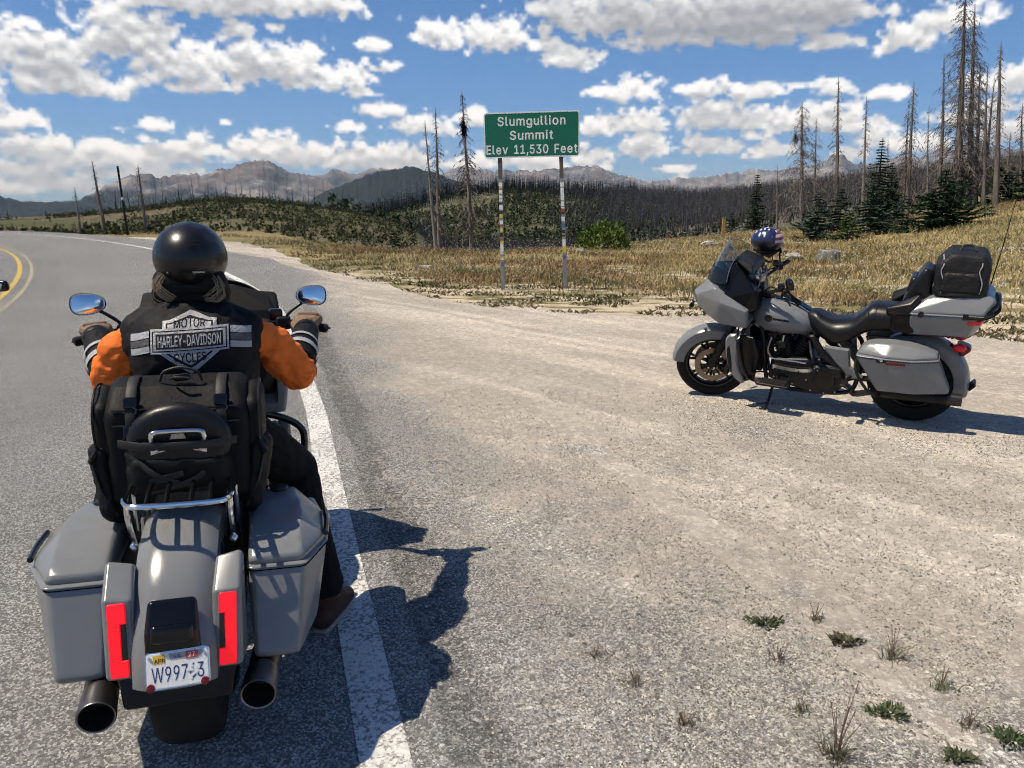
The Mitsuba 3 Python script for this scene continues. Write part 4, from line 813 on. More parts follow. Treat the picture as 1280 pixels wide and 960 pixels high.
hip = {1: V(.44, .105, .85), -1: V(.44, -.105, .85)}; knee = {1: V(.70, .30, .62), -1: V(.68, -.335, .61)}; ank = {1: V(.52, .40, .13), -1: V(.49, -.425, .13)}
toe = {1: V(.12, .05, 0), -1: V(.115, -.07, 0)}
HEADC = V(.50, -.016, 1.452)
def body_parts(grow=0.0):
    p = []
    rg = [torso_ring(z, grow - .045) for z in np.linspace(.86, 1.29, 14)]
    p.append(man(loft(rg)))
    for s in (1, -1):
        sh, el, wr = hands[s]
        p += limb([sh, sh + (el - sh) * .5, el, el + (wr - el) * .5, wr], np.array([.032, .036, .040, .040, .030]) + grow, 16)
        p += limb([hip[s], hip[s] + (knee[s] - hip[s]) * .5, knee[s], knee[s] + (ank[s] - knee[s]) * .4, ank[s]], np.array([.095, .085, .062, .056, .040]) + grow, 16)
        p += limb([ank[s], ank[s] + toe[s] + V(0, 0, -.085)], np.array([.038, .032]) + grow, 14)
    return p
head = [hull([V(.49, -.016, 1.27), V(.50, -.016, 1.39)], [.058, .058], 16), hull([HEADC + V(0, 0, .02), HEADC + V(.02, 0, -.02), HEADC + V(.04, 0, -.085)], [.088, .086, .048], 20),
        hull([HEADC + V(.10, 0, -.015), HEADC + V(.118, 0, -.045)], [.010, .013], 10), hull([HEADC + V(.085, .025, -.085), HEADC + V(.085, -.025, -.085)], .012, 10)]
head += [hull([HEADC + V(0, s * .085, -.03), HEADC + V(-.01, s * .088, .01)], .013, 8) for s in (1, -1)] + [moved_m for moved_m in [hull([HEADC + V(.082, s * .032, .0)], .014, 10) for s in (1, -1)]]
rider = thing('person', 'motorcyclist in black vest, orange sleeves and black helmet seated on the grey motorcycle', 'person')
mat('m_skin', (.45, .27, .19), .5)
put('body', soften(union(body_parts() + head + hand_parts(1) + hand_parts(-1)), .014, 8), 'm_skin', rider, smooth=True)

# orange jacket: shoulders and upper arms in one piece
jp = [man(loft([torso_ring(z, -.008) for z in np.linspace(.88, 1.23, 12)]))]
for s in (1, -1):
    sh, el, wr = hands[s]
    jp += limb([sh + V(0, -s * .03, .0), sh + (el - sh) * .35 + V(-.005, s * .012, 0), sh + (el - sh) * .75 + V(-.012, s * .012, -.01), el + V(-.012, s * .01, -.012), el + (wr - el) * .22], [.066, .072, .077, .071, .062], 20)
put('jacket', crease(crease(soften(union(jp), .010, 18), .024, 13, 4, (1, 1, .6)), .011, 11, 14, (.8, .8, 1.5), 9), 'm_orange', rider, smooth=True)
for s in (1, -1):
    sh, el, wr = hands[s]; d = (wr - el)
    cf = newkey(rider + '__cuff_sleeve')
    prof = [(.10, .066), (.28, .064), (.5, .061), (.7, .056), (.9, .049), (.99, .047)]
    side = V(0, s * .006, 0)
    put('sleeve', crease(loft(np.array([r for r in tube([el + d * t + side for t, _ in prof], [q for _, q in prof], 36).vertices[:36 * 6].reshape(6, 36, 3)])).subdivide().subdivide(), .008, 22, 7), 'm_vest', cf, smooth=True)
    for t0, t1 in ((.30, .40), (.52, .58)):
        rr = np.interp([t0, (t0 + t1) / 2, t1], [a for a, _ in prof], [b for _, b in prof]) + .0065
        put('reflective_band', tube([el + d * t0 + side, el + d * (t0 + t1) / 2 + side, el + d * t1 + side], rr, 36, caps=False), 'm_silver', cf)
    put('cuff_hem', tube([el + d * .93 + side, el + d * .97 + side, el + d * 1.02 + side], [.0505, .052, .049], 30), 'm_satin', cf)
    g = newkey(rider + '__glove')
    put('hand', soften(union(hand_parts(s, .006, 1.1)), .005, 4), 'm_glove', g, smooth=True)
    G = grip_point(s)
    put('gauntlet', tube([wr - d * .10, wr + d * .02, wr + (G - wr) * .4 + V(0, 0, .008)], [.044, .039, .034], 24), 'm_glove', g)
    put('wrist_strap', tube([wr + d * -.005, wr + d * .035], [.0425, .0405], 24), 'm_strap', g)
    ax = grip_point(s, 1) - G; ax /= np.linalg.norm(ax)
    put('knuckle_guard', hull([G + ax * o + V(-.012, 0, .056) for o in (-.034, -.011, .012, .033)], .010, 10), 'm_glove_dark', g)
fabric('m_silver', (.34, .345, .36), .45, .0, 160., .004, .5)
fabric('m_silver_dark', (.075, .077, .08), .55, .0, 160., .004, .4)
mat('m_strap', (.36, .27, .18), .7); mat('m_glove_dark', (.16, .10, .065), .7)

# black vest
vz = np.linspace(.93, 1.308, 60)
vest = loft([torso_ring(z, .010 - .02 * max(0, (z - 1.27) / .04), 110) for z in vz])
q = vest.vertices; fold = meshkit.fbm(np.column_stack([q[:, 0] * 4, q[:, 1] * 13 + q[:, 2] * 6, q[:, 2] * 5]), 4, 3)
calm = np.clip((q[:, 2] - 1.22) / .05, 0, 1) + np.clip((1.14 - q[:, 2]) / .05, 0, 1) + .12
vest.vertices = q + vest.vertex_normals * ((1 - 2 * np.abs(fold - .5) - .75) * .024 * np.clip(calm, 0, 1))[:, None]
caps = [man(vest)]
for s in (1, -1):
    sh, el, wr = hands[s]
    caps.append(hull([(.47, s * .10, 1.25), sh + V(-.005, s * -.024, .014), sh + V(.02, s * -.03, .012), sh + V(-.03, s * -.03, -.03), (.43, s * .12, 1.17)], [.062, .062, .060, .060, .07], 24))
vest = soften(union(caps), .012, 6)
vk = put('vest', vest, 'm_vest', rider, smooth=True)
from scipy.interpolate import LinearNDInterpolator
_bk = vest.vertex_normals[:, 0] < -.12
BACK = LinearNDInterpolator(vest.vertices[_bk][:, 1:], vest.vertices[_bk][:, 0])
def on_back(mesh, off, edge=.009):
    """flat mesh (u to the right, v up, w out) laid on the back of the vest; u = 0, v = 0 is the patch centre"""
    m = mesh.copy(); m.vertices = m.vertices * V(1, 1, 1)
    v, f = trimesh.remesh.subdivide_to_size(m.vertices, m.faces, edge, max_iter=12)
    y = -.019 - v[:, 0] * .88; z = 1.203 + v[:, 1] * .90 + .045 * v[:, 0]
    x = np.asarray(BACK(y, z)); x = np.where(np.isnan(x), back_x(y, z) - .010, x) - .0022 - off - v[:, 2]
    return trimesh.Trimesh(np.column_stack([x, y, z]), f, process=False)
def patch(name, poly, off, m, th=.0012): return put(name, on_back(prism(poly, 0, th, 0), off), m, vk, smooth=30)
B = lambda w, h, y=0: [(-w, y - h), (w, y - h), (w, y + h), (-w, y + h)]
tp = lambda k: [(-.094 + k, .040), (-.094 + k, .068 - k * .6), (-.068 + k * .3, .071 - k * .7), (0, .098 - k * 1.25), (.068 - k * .3, .071 - k * .7), (.094 - k, .068 - k * .6), (.094 - k, .040)]
bt = lambda k: [(-.108 + k * 1.6, -.040), (-.03 + k * .2, -.102 + k * 1.4), (0, -.122 + k * 1.6), (.03 - k * .2, -.102 + k * 1.4), (.108 - k * 1.6, -.040)]
patch('emblem_top', tp(0), .001, 'm_silver'); patch('emblem_top_line', tp(.013), .002, 'm_black_print'); patch('emblem_top_field', tp(.019), .003, 'm_silver')
patch('emblem_base', bt(0), .001, 'm_silver'); patch('emblem_base_line', bt(.013), .002, 'm_black_print'); patch('emblem_base_field', bt(.020), .003, 'm_silver')
patch('emblem_bar', B(.136, .043), .004, 'm_silver'); patch('emblem_bar_line', B(.129, .036), .005, 'm_black_print'); patch('emblem_bar_frame', B(.125, .032), .006, 'm_silver'); patch('emblem_bar_field', B(.116, .0255), .007, 'm_black_print')
def word(text, w, h, v, off, m, arch=None):
    t = meshkit.text_mesh(text, h, .001, True); lo, hi = t.vertices[:, 0].min(), t.vertices[:, 0].max()
    t.vertices[:, 0] = (t.vertices[:, 0] - lo) / (hi - lo) * w - w / 2; t.vertices[:, 1] += v
    if arch: t.vertices[:, 1] += arch(t.vertices[:, 0], t.vertices[:, 1] - v)
    put('emblem_lettering', on_back(t, off, .012), m, vk, smooth=False)
word('HARLEY-DAVIDSON', .218, .036, -.018, .008, 'm_silver')
word('MOTOR', .108, .024, .043, .004, 'm_black_print', lambda x, y: (y / .024) * .010 * (1 - np.abs(x) / .054))
word('CYCLES', .112, .026, -.071, .004, 'm_black_print', lambda x, y: -(1 - np.clip(y / .026, 0, 1)) * .008 * (1 - np.abs(x) / .056))
for s in (-1, 1):
    for v0, m in ((.026, 'm_silver'), (0.0, 'm_silver_dark'), (-.026, 'm_silver')):
        patch('reflective_stripe', [(s * a, b - .018 * max(0, (abs(a) - .15) / .07)) for a, b in [(.141, v0 - .0115), (.214, v0 - .0115), (.214, v0 + .0115), (.141, v0 + .0115)]], .001, m)
put('collar', crease(soften(union([hull([(.50 - .02 * k, y, z) for y in (.05, -.08)], .055 + .006 * (k % 2), 16) for k, z in enumerate((1.300, 1.335, 1.370))]), .014, 4), .012, 24, 9), 'm_vest', rider, smooth=True)
rngh = np.random.default_rng(8)
for s, cy in ((1, .068), (-1, -.098)):
    tuft = []
    for k in range(22):
        y0 = cy + rngh.uniform(-.014, .014); a = rngh.uniform(-.012, .012); zz = rngh.uniform(.0, .05)
        tuft.append(tube(curve([(.425 + a, y0 * .98, 1.405 - zz * .2), (.398 + a, y0 + s * .016, 1.385 - zz), (.395 + a, y0 + s * rngh.uniform(-.02, .012), 1.355 - zz * .9), (.41, y0 - s * .028, 1.335 - zz * .3)], 12), .0012, 4))
    put('hair', cat(tuft), 'm_hair', rider, stuff=True)
mat('m_hair', (.24, .18, .11), .6)
# helmet
def helmet_mesh(c, rx, ry, rz, low, n=40):
    t = trimesh.creation.icosphere(4, 1.0); v = t.vertices
    k = np.clip((-v[:, 2] - .2) / .8, 0, 1)
    v = np.column_stack([v[:, 0] * (1 - .10 * k), v[:, 1] * (1 - .08 * k), np.maximum(v[:, 2], -low)]) * V(rx, ry, rz) + c
    return trimesh.Trimesh(v, t.faces, process=False)
hk = rider + '__helmet'
put('shell', helmet_mesh(HEADC + V(.01, 0, 0), .148, .120, .122, .72), 'm_helmet', hk, smooth=40)
put('rim', tube([(HEADC + V(.01 + .116 * math.cos(a), .094 * math.sin(a), -.088)) for a in np.linspace(0, 2 * np.pi, 49)], .006, 8), 'm_rubber', hk)
put('liner', hull([HEADC + V(.01 + .09 * math.cos(a), .074 * math.sin(a), -.092) for a in np.arange(0, 6.3, .4)], .012, 10), 'm_rubber', hk)
mat('m_helmet', (.006, .006, .007), .30, specular=.5)
em = [(math.cos(a) * .022, math.sin(a) * .011) for a in np.linspace(0, 2 * np.pi, 25)[:-1]]
def on_helmet(mesh, y0, z0, off):
    m = mesh.copy(); u, w = m.vertices[:, 0], m.vertices[:, 1]; y = y0 - u; z = z0 + w
    x = .01 - .150 * np.sqrt(np.clip(1 - (y / .120) ** 2 - (z / .122) ** 2, .02, 1)) - off - m.vertices[:, 2]
    m.vertices = np.column_stack([x, y, z]) + HEADC; return m
ring_ = Polygon(em) - Polygon(em).buffer(-.003)
rt = trimesh.creation.extrude_polygon(ring_, .0008, engine='earcut')
put('badge', on_helmet(rt, -.032, .052, .0005), 'm_satin', hk, smooth=False)
put('badge_bar', on_helmet(prism(B(.017, .004), 0, .0008, 0), -.032, .052, .0005), 'm_satin', hk, smooth=False)
put('sticker', on_helmet(prism(B(.018, .003), 0, .0006, 0), -.036, -.038, .0008), 'm_glabel', hk, smooth=False)
put('snap', on_helmet(moved(trimesh.creation.icosphere(1, .004), (0, 0, 0)), .062, -.042, .0), 'm_steel', hk, smooth=True)
# trousers and boots
tp_ = [hull([hip[1], hip[-1], V(.50, 0, .90)], [.115, .115, .12], 20)]
for s in (1, -1):
    tp_ += limb([hip[s], hip[s] + (knee[s] - hip[s]) * .5, knee[s], knee[s] + (ank[s] - knee[s]) * .45, ank[s] + V(0, 0, .06)], [.112, .102, .080, .076, .070], 20)
put('trousers', crease(soften(union(tp_), .018, 10), .016, 16, 12), 'm_denim', rider, smooth=True)
for s in (1, -1):
    b = newkey(rider + '__boot'); a = ank[s]; t = toe[s] * 1.25; side = V(-t[1], t[0], 0) / np.linalg.norm(t) * .034
    up = soften(union(limb([a + V(0, 0, .08), a + V(-.005, 0, .0), a + V(-.02, 0, -.055)], [.058, .053, .048], 18) + [hull([a + V(-.02, 0, -.06) + t * -.2, a + t * .5 + V(0, 0, -.05), a + t + V(0, 0, -.078)], [.048, .046, .036], 18)]), .012, 8)
    up.vertices[:, 2] = np.maximum(up.vertices[:, 2], a[2] - .108)
    put('upper', up, 'm_boot', b, smooth=True)
    so = tm(hull([a + t * k + side * q * w * .80 + V(-.02 * (1 - k), 0, -.110) for k, w in ((-.30, .8), (.0, 1.0), (.6, 1.15), (1.05, .75)) for q in (1, -1)], .010, 10))
    put('sole', so, 'm_sole', b, smooth=40)
mat('m_sole', (.30, .27, .23), .8)

# ------------------------------------------------------------------ luggage on the first motorcycle
fabric('m_bag', (.0055, .0055, .006), .62, .0, 140., .0012, .22)
MATRIX = M1 @ np.diag([1, .92, 1, 1])
g = thing('luggage_bag', 'big black roll bag with side pockets strapped behind the rider', 'bag')
main = soften(hull([(x, s * y, z) for x, y, z in [(.27, .19, .90), (.06, .19, .90), (.285, .185, 1.01), (.05, .185, 1.02), (.24, .18, 1.062), (.10, .18, 1.067), (.17, .18, 1.08), (.27, .19, .80), (.05, .19, .78)] for s in (1, -1)], .035, 16), .02, 6)
put('main_compartment', crease(main, .007, 7, 5), 'm_bag', g, smooth=True)
for s in (1, -1):
    put('end_pocket', crease(soften(hull([(x, s * y, z) for x, y, z in [(.25, .225, .90), (.07, .225, .90), (.25, .225, 1.02), (.07, .23, 1.03), (.16, .235, 1.06), (.16, .235, .88)]], .032, 16), .02, 6), .008, 14, 6), 'm_bag', g, smooth=True)
    put('pocket_zip', tube(curve([(.04, s * .247, .90), (.03, s * .25, 1.0), (.07, s * .25, 1.075), (.16, s * .252, 1.095), (.26, s * .25, 1.06)], 20), .004, 6), 'm_satin', g)
    put('strap', tube(curve([(.0, s * .135, .86), (.008, s * .135, .96), (.012, s * .135, 1.03), (.06, s * .135, 1.095), (.13, s * .135, 1.119), (.22, s * .135, 1.098)], 26), .016, 8, flat=.22), 'm_strap_black', g)
    for z, x in ((1.065, .028), (.985, .000)):
        put('buckle', rbox((.016, .042, .034), .005, (x - .004, s * .135, z), rotm((0, 1, 0), .35)), 'm_gloss_black', g)
        put('buckle_ring', tube([(x - .012 + .002 * math.cos(a), s * .135 + .019 * math.cos(a), z - .022 + .012 * math.sin(a)) for a in np.linspace(0, 2 * np.pi, 17)], .003, 6), 'm_steel_dark', g)
    put('side_pocket', crease(soften(hull([(.20, s * .235, .90), (.05, s * .24, .91), (.19, s * .245, .78), (.03, s * .225, .73), (.08, s * .20, .70), (.20, s * .26, .86), (.10, s * .265, .90)], .024, 14), .016, 5), .016, 18, 8 + s), 'm_bag', g, smooth=True)
    put('pocket_flap', tm(hull([(.20, s * .24, .915), (.04, s * .245, .925), (.02, s * .262, .895), (.20, s * .275, .885)], .010, 8)), 'm_bag', g)
    put('pocket_seam', tube(curve([(.022, s * .20, .72), (.012, s * .236, .80), (.024, s * .26, .885)], 10), .004, 6), 'm_satin', g)
for z, x in ((1.045, .016), (1.0, .009)):
    put('piping', tube([(x, y, z) for y in np.linspace(-.19, .19, 8)], .0035, 6), 'm_satin', g)
put('carry_loop', tube(curve([(.10, .055, 1.11), (.09, .04, 1.14), (.09, -.01, 1.153), (.09, -.06, 1.14), (.10, -.075, 1.11)], 22), .0045, 6), 'm_strap_black', g)
put('loop_fastener', cat([tm(hull([(.095, .005, 1.12), (.095, -.03, 1.122)], .011, 8)), tube(curve([(.08, .02, 1.12), (.06, .0, 1.13), (.06, -.04, 1.125)], 8), .004, 6)]), 'm_strap_black', g)
put('lower_bag', crease(soften(hull([(.04, y, z) for y in (.14, -.15) for z in (.80, .90)] + [(-.03, y, z) for y in (.11, -.12) for z in (.845, .89)], .03, 12), .018, 5), .014, 16, 15), 'm_bag', g, smooth=True)
for a, b, c in [((-.03, .15, .93), (-.075, .05, .865), (-.03, -.06, .81)), ((-.02, -.14, .90), (-.07, -.04, .845), (-.02, .10, .80)), ((-.03, .15, .88), (-.06, .08, .85), (-.065, -.02, .87)), ((.0, -.16, .86), (-.05, -.11, .83), (-.02, -.06, .80))]:
    put('cargo_strap', tube(curve([a, b, c], 14), .003, 8, flat=3.4), 'm_strap_black', g)
put('strap_across', tube([(-.02, .17, .955), (-.072, .10, .958), (-.082, -.02, .957), (-.072, -.12, .956), (-.02, -.18, .95)], .004, 8, flat=3.2), 'm_strap_black', g)
mat('m_strap_black', (.012, .012, .012), .6); mat('m_steel_dark', (.10, .10, .10), .3, metallic=.8)
MATRIX = M1
# passenger backrest with its chrome insert: part of the motorcycle
b = bike1 + '__passenger_backrest'
put('pad', soften(hull([(-.02, -.010 + .115 * math.cos(a) * (1 if math.sin(a) > 0 else 1.0), .955 + .085 * math.sin(a) * (1 if math.sin(a) > 0 else .9)) for a in np.arange(0, 6.28, .26)] + [(.0, y, .97) for y in (.08, -.1)], .032, 18), .014, 6), 'm_leather', b, smooth=True)
put('arch', tube(curve([(-.066, .062, .965), (-.072, .060, .985), (-.072, .045, .998), (-.072, -.065, .998), (-.072, -.080, .985), (-.066, -.082, .965)], 30), .0075, 10), 'm_chrome', b)
bb = lambda poly, d: prism(poly, 0, d, .001, ((-.062, -.010, .93), V(0, -1, 0), V(-.05, 0, 1), V(-1, 0, -.05)))
put('insert_plate', bb([(-.075, 0), (-.03, .012), (.03, .012), (.075, 0), (.075, .034), (.060, .034), (.056, .018), (-.056, .018), (-.060, .034), (-.075, .034)], .006), 'm_chrome', b)
put('wedge', bb([(-.022, .045), (.022, .045), (.012, .075), (-.012, .075)], .005), 'm_steel', b)
for s in (1, -1):
    put('web', rod((-.066, -.010 + s * .058, .94), (-.066, -.010 + s * .028, .957), .005, sides=8), 'm_chrome', b)
    put('bolt', moved(trimesh.creation.icosphere(2, .008), (-.07, -.010 + s * .058, .945)), 'm_chrome', b, smooth=True)
    put('upright', tube(curve([(.06, s * .125, .70), (.03, s * .12, .82), (-.01, s * .10, .90), (-.03, s * .08, .95)], 14), .010, 8), 'm_chrome', b)
MATRIX = np.eye(4)

# ------------------------------------------------------------------ plants
scene['m_leaf'] = {'type': 'twosided', 'bsdf': {'type': 'diffuse', 'reflectance': VCOL}}
mat('m_wood', VCOL, .9, specular=.1)
def at_px(az, r): return r * math.sin(RAD(az)), r * math.cos(RAD(az))
def shade_rows(rng, n, c0, c1): t = rng.random((n, 1)); return np.array(c0) * (1 - t) + np.array(c1) * t

def ribbons(start, end, width, rng, curl=0.0, bend=None):
    """flat tapering slivers (one triangle each, two when bent) from start to end"""
    d = end - start; side = np.cross(d, rng.normal(size=d.shape)); side /= np.linalg.norm(side, axis=1, keepdims=True) + 1e-9
    w = np.broadcast_to(width, (len(d),))[:, None] * side / 2
    if bend is None:
        v = np.stack([start - w, start + w, end], 1); f = np.arange(len(d))[:, None] * 3 + np.arange(3); return v.reshape(-1, 3), f, 3
    mid = (start + end) / 2 + bend
    v = np.stack([start - w, start + w, mid + w * .8, mid - w * .8, end], 1); b = np.arange(len(d))[:, None] * 5
    f = np.concatenate([b + [0, 1, 2], b + [0, 2, 3], b + [3, 2, 4]]); return v.reshape(-1, 3), f, 5

def dead_tree(name, label, az_b, az_t, el_t, r, rad, seed, twig=1.0, n=70, start=.12, bow=.0, group=None, col=((.16, .13, .11), (.27, .24, .21)), dense=0, lean_top=None):
    rng = np.random.default_rng(seed)
    x, y = at_px(az_b, r); z0 = float(ground_z(x, y)) - .15
    xt, yt = at_px(az_t, r); zt = EYE + r * math.tan(RAD(el_t)); H = zt - z0
    t = np.linspace(0, 1, 16)
    wob = np.cumsum(rng.normal(0, .004 * H / 4, (16, 2)), 0); wob -= np.outer(t, wob[-1])
    P = np.column_stack([x + (xt - x) * t + wob[:, 0] + bow * np.sin(t * np.pi), y + wob[:, 1], z0 + H * t])
    R = rad * (1 - t) ** .8 * .92 + rad * .08
    key = thing(name, label, 'dead tree', group)
    tr = tube(P, R, 8); c = shade_rows(rng, len(tr.vertices), *col)
    put('trunk', tr, 'm_wood', key, smooth=True, color=c)
    vs, fs, k = [], [], 0
    S, E_, Wd, Bd = [], [], [], []
    for i in range(int(n * 1.5)):
        h = start + (1 - start) * rng.random() ** .8 * .97; L = twig * (1.15 * (1 - h) + .18) * rng.uniform(.35, 1.05); a = rng.uniform(0, 2 * np.pi)
        p = np.array([np.interp(h, t, P[:, q]) for q in range(3)]); o = V(math.cos(a), math.sin(a), 0)
        dr_ = rng.uniform(.25, .8)
        q = [p, p + o * L * .4 + V(0, 0, L * rng.uniform(-.05, .12)), p + o * L * .8 - V(0, 0, L * .35 * dr_), p + o * L - V(0, 0, L * .75 * dr_)]
        for j in range(3):
            S.append(q[j]); E_.append(q[j + 1] + (q[j + 1] - q[j]) * .12); Wd.append(.036 * (1 - .25 * j) * (1 - .5 * h)); Bd.append((0, 0, 0))
        for m in range(2 + dense + int(rng.random() * 3)):
            f = rng.uniform(.25, 1); b = q[1] + (q[3] - q[1]) * f; sd = np.cross(o, (0, 0, 1)) * rng.choice([-1, 1])
            S.append(b); E_.append(b + (sd * rng.uniform(.2, .6) + o * .3 - V(0, 0, rng.uniform(.3, 1.0))) * L * rng.uniform(.2, .45)); Wd.append(.017); Bd.append((0, 0, 0))
    if S:
        v, f, m = ribbons(np.array(S), np.array(E_), np.array(Wd) * 1.7, rng); v2, f2, m = ribbons(np.array(S), np.array(E_), np.array(Wd) * 1.25, rng)
        vv = np.vstack([v, v2]); c = np.repeat(shade_rows(rng, len(S) * 2, col[0], col[1]), 3, 0)
        put('branches', trimesh.Trimesh(vv, np.vstack([f, f2 + len(v)]), process=False), 'm_leaf', key, smooth=False, color=c * .9, stuff=True)
    return key
def conifer(name, label, az, r, el_t, width, seed, dens=1.0, col=((.018, .030, .014), (.055, .085, .035)), group=None, cat_='spruce tree', skirt=.06):
    rng = np.random.default_rng(seed); x, y = at_px(az, r); z0 = float(ground_z(x, y)) - .05; H = EYE + r * math.tan(RAD(el_t)) - z0
    key = thing(name, label, cat_, group)
    tr = tube([(x, y, z0), (x + .02, y, z0 + H * .5), (x, y, z0 + H * .97)], [.035 * H ** .8, .022 * H ** .8, .008], 7)
    put('trunk', tr, 'm_wood', key, smooth=True, color=np.tile([.12, .09, .07], (len(tr.vertices), 1)))
    S, E_, Wd, C = [], [], [], []
    lev = np.arange(skirt * H, H * .99, .17 * max(.5, H / 6) ** .5)
    ph = rng.uniform(.7, 1.3, 7)
    for z in lev:
        f = 1 - z / H; Lm = width * (f ** .85) * (.8 + .3 * rng.random()) + .05
        for k in range(int(rng.integers(6, 9) * dens)):
            a = rng.uniform(0, 2 * np.pi); L = Lm * rng.uniform(.55, 1.1) * ph[int(a / 6.3 * 7)]; o = V(math.cos(a), math.sin(a), 0); sd = V(-o[1], o[0], 0)
            tip = .16 * L * rng.uniform(.2, 1.6)
            ns = max(5, int(L / .055))
            base = shade_rows(rng, 1, *col)[0]
            for q in np.linspace(.12, 1, ns):
                p = V(x, y, z0 + z) + o * L * q + V(0, 0, -.28 * L * q + tip * q ** 3 * 1.6)
                for s_ in (-1, 0, 1):
                    d = (o * .8 + sd * s_ * .9 + V(0, 0, rng.uniform(-.25, .35))) * (.10 + .10 * L) * (1.15 - .55 * q) * rng.uniform(.7, 1.3)
                    S.append(p); E_.append(p + d); Wd.append(.05 + .03 * L); C.append(base * rng.uniform(.65, 1.35))
    for k in range(12):
        p = V(x, y, z0 + H * rng.uniform(.93, .995)); S.append(p); E_.append(p + V(rng.normal(0, .05), rng.normal(0, .05), .10)); Wd.append(.03); C.append(np.array(col[1]))
    v, f, m = ribbons(np.array(S), np.array(E_), np.array(Wd), rng)
    put('crown', trimesh.Trimesh(v, f, process=False), 'm_leaf', key, smooth=False, color=np.repeat(np.array(C), 3, 0))
    return key

DEAD = [  # label, base azimuth, top azimuth, top elevation, distance, radius, twig, n, start, bow, dense
 ('thin dead tree at far left of the mound, beside the taller leaning one', -28.86, -28.87, 0.89, 52, 0.09, 0.5, 45, 0.15, 0, 0),
 ('tall dead tree leaning left beside the road bend, left of the black pole', -27.44, -27.8, 2.52, 50, 0.13, 0.6, 60, 0.2, 0, 0),
 ('straight dead tree right of the black delineator pole at the road bend', -25.04, -25.12, 2.28, 50, 0.12, 0.75, 70, 0.12, 0, 1),
 ('slim dead tree with bare top leaning left, leftmost of the two by the sign', -5.57, -6.15, 5.52, 27, 0.075, 0.45, 40, 0.3, 0, 0),
 ('dead tree touching the leaning slim one, left of the green sign', -5.28, -5.4, 6.32, 27.5, 0.09, 0.55, 70, 0.1, 0, 1),
 ('dead tree with dark clump near its top, next to the green sign', -2.94, -3.53, 7.49, 27, 0.09, 0.75, 130, 0.08, 0, 1),
 ('dead tree with dense drooping twigs, leftmost of the right hand group', 20.24, 19.55, 6.38, 46, 0.16, 1.6, 190, 0.1, 0, 2),
 ('thin dead tree just right of the densely twigged leftmost one', 21.09, 20.54, 5.3, 48, 0.09, 1.0, 70, 0.1, 0, 1),
 ('tall straight dead tree with short twigs above the young spruces', 22.41, 21.64, 7.75, 46, 0.14, 0.75, 120, 0.15, 0, 1),
 ('pale thin dead tree with short twigs, between two taller dead trees', 24.04, 23.42, 6.55, 46, 0.11, 0.6, 90, 0.15, 0, 1),
 ('dead tree with twigs on both sides, tip at the small flat cloud', 26.65, 26.07, 7.21, 48, 0.14, 1.0, 150, 0.1, 0, 1),
 ('dead tree standing close behind the one at the small flat cloud', 26.41, 25.98, 5.47, 49, 0.11, 0.9, 80, 0.1, 0, 1),
 ('short thin bare dead tree leaning left near the big group', 27.89, 26.98, 5.8, 44, 0.07, 0.35, 30, 0.2, 0, 0),
 ('dead tree with a curved tip left of the tallest pair', 28.3, 27.48, 8.72, 46, 0.13, 0.5, 80, 0.15, 0.12, 0),
 ('tallest dead tree with long drooping grey branches', 29.45, 28.13, 11.89, 44, 0.22, 1.9, 300, 0.12, 0, 2),
 ('second tallest dead tree, branches hanging, right beside the tallest', 30.08, 28.63, 11.24, 45, 0.17, 1.5, 220, 0.1, 0, 2),
 ('grey dead tree right of the tallest pair with short broken twigs', 30.43, 29.39, 8.12, 46, 0.12, 1.0, 130, 0.1, 0, 1),
 ('thin upright dead tree with few twigs right of the tallest pair', 30.89, 29.79, 7.91, 43, 0.1, 0.45, 60, 0.2, 0, 0),
 ('slanting dead trunk leaning right in the right hand group', 30.77, 30.41, 7.29, 46, 0.1, 0.4, 30, 0.4, 0, 0),
 ('thick dead tree with bare reddish trunk near the right edge', 31.53, 30.27, 9.06, 43, 0.15, 0.7, 110, 0.2, 0, 1),
 ('thin dead tree at the right edge of the picture', 32.75, 31.88, 5.62, 46, 0.1, 0.7, 80, 0.1, 0, 1),
 ('small distant dead tree between the dead trees of the right group', 25.27, 24.99, 3.96, 70, 0.1, 0.6, 50, 0.1, 0.1, 0),
 ('small bare dead tree behind the thick reddish one', 31.97, 31.64, 4.05, 60, 0.09, 0.6, 50, 0.1, 0, 0),
 ('pale bare trunk standing alone in front of the dead forest', 18.72, 18.34, 2.44, 40, 0.06, 0.2, 14, 0.3, 0, 0),
]
for i, (lab, ab, at_, et, r, rad, tw, n, st, bow, dn) in enumerate(DEAD):
    c = ((.13, .105, .09), (.25, .21, .18)) if i % 3 else ((.17, .14, .12), (.30, .27, .24))
    k = dead_tree('dead_tree', lab, ab, at_, et, r, rad, 100 + i, tw, n, st, bow, None, c, dn)
    if i in (5, 6):
        rg = np.random.default_rng(i); x, y = at_px(at_ + (.1 if i == 5 else -.12), r - .1); z = EYE + r * math.tan(RAD(et - (2.6 if i == 5 else 2.4)))
        v, f, m = ribbons(V(x, y, z) + rg.normal(0, (.05, .05, .14), (110, 3)), V(x, y, z) + rg.normal(0, (.09, .09, .2), (110, 3)), .04, rg)
        put('twig_clump', trimesh.Trimesh(v, f, process=False), 'm_leaf', k, smooth=False, color=np.full((len(v), 3), .016), stuff=True)
SPR = ((.016, .030, .016), (.05, .085, .042)); YNG = ((.035, .06, .02), (.10, .15, .05)); BLU = ((.035, .055, .04), (.10, .14, .10))
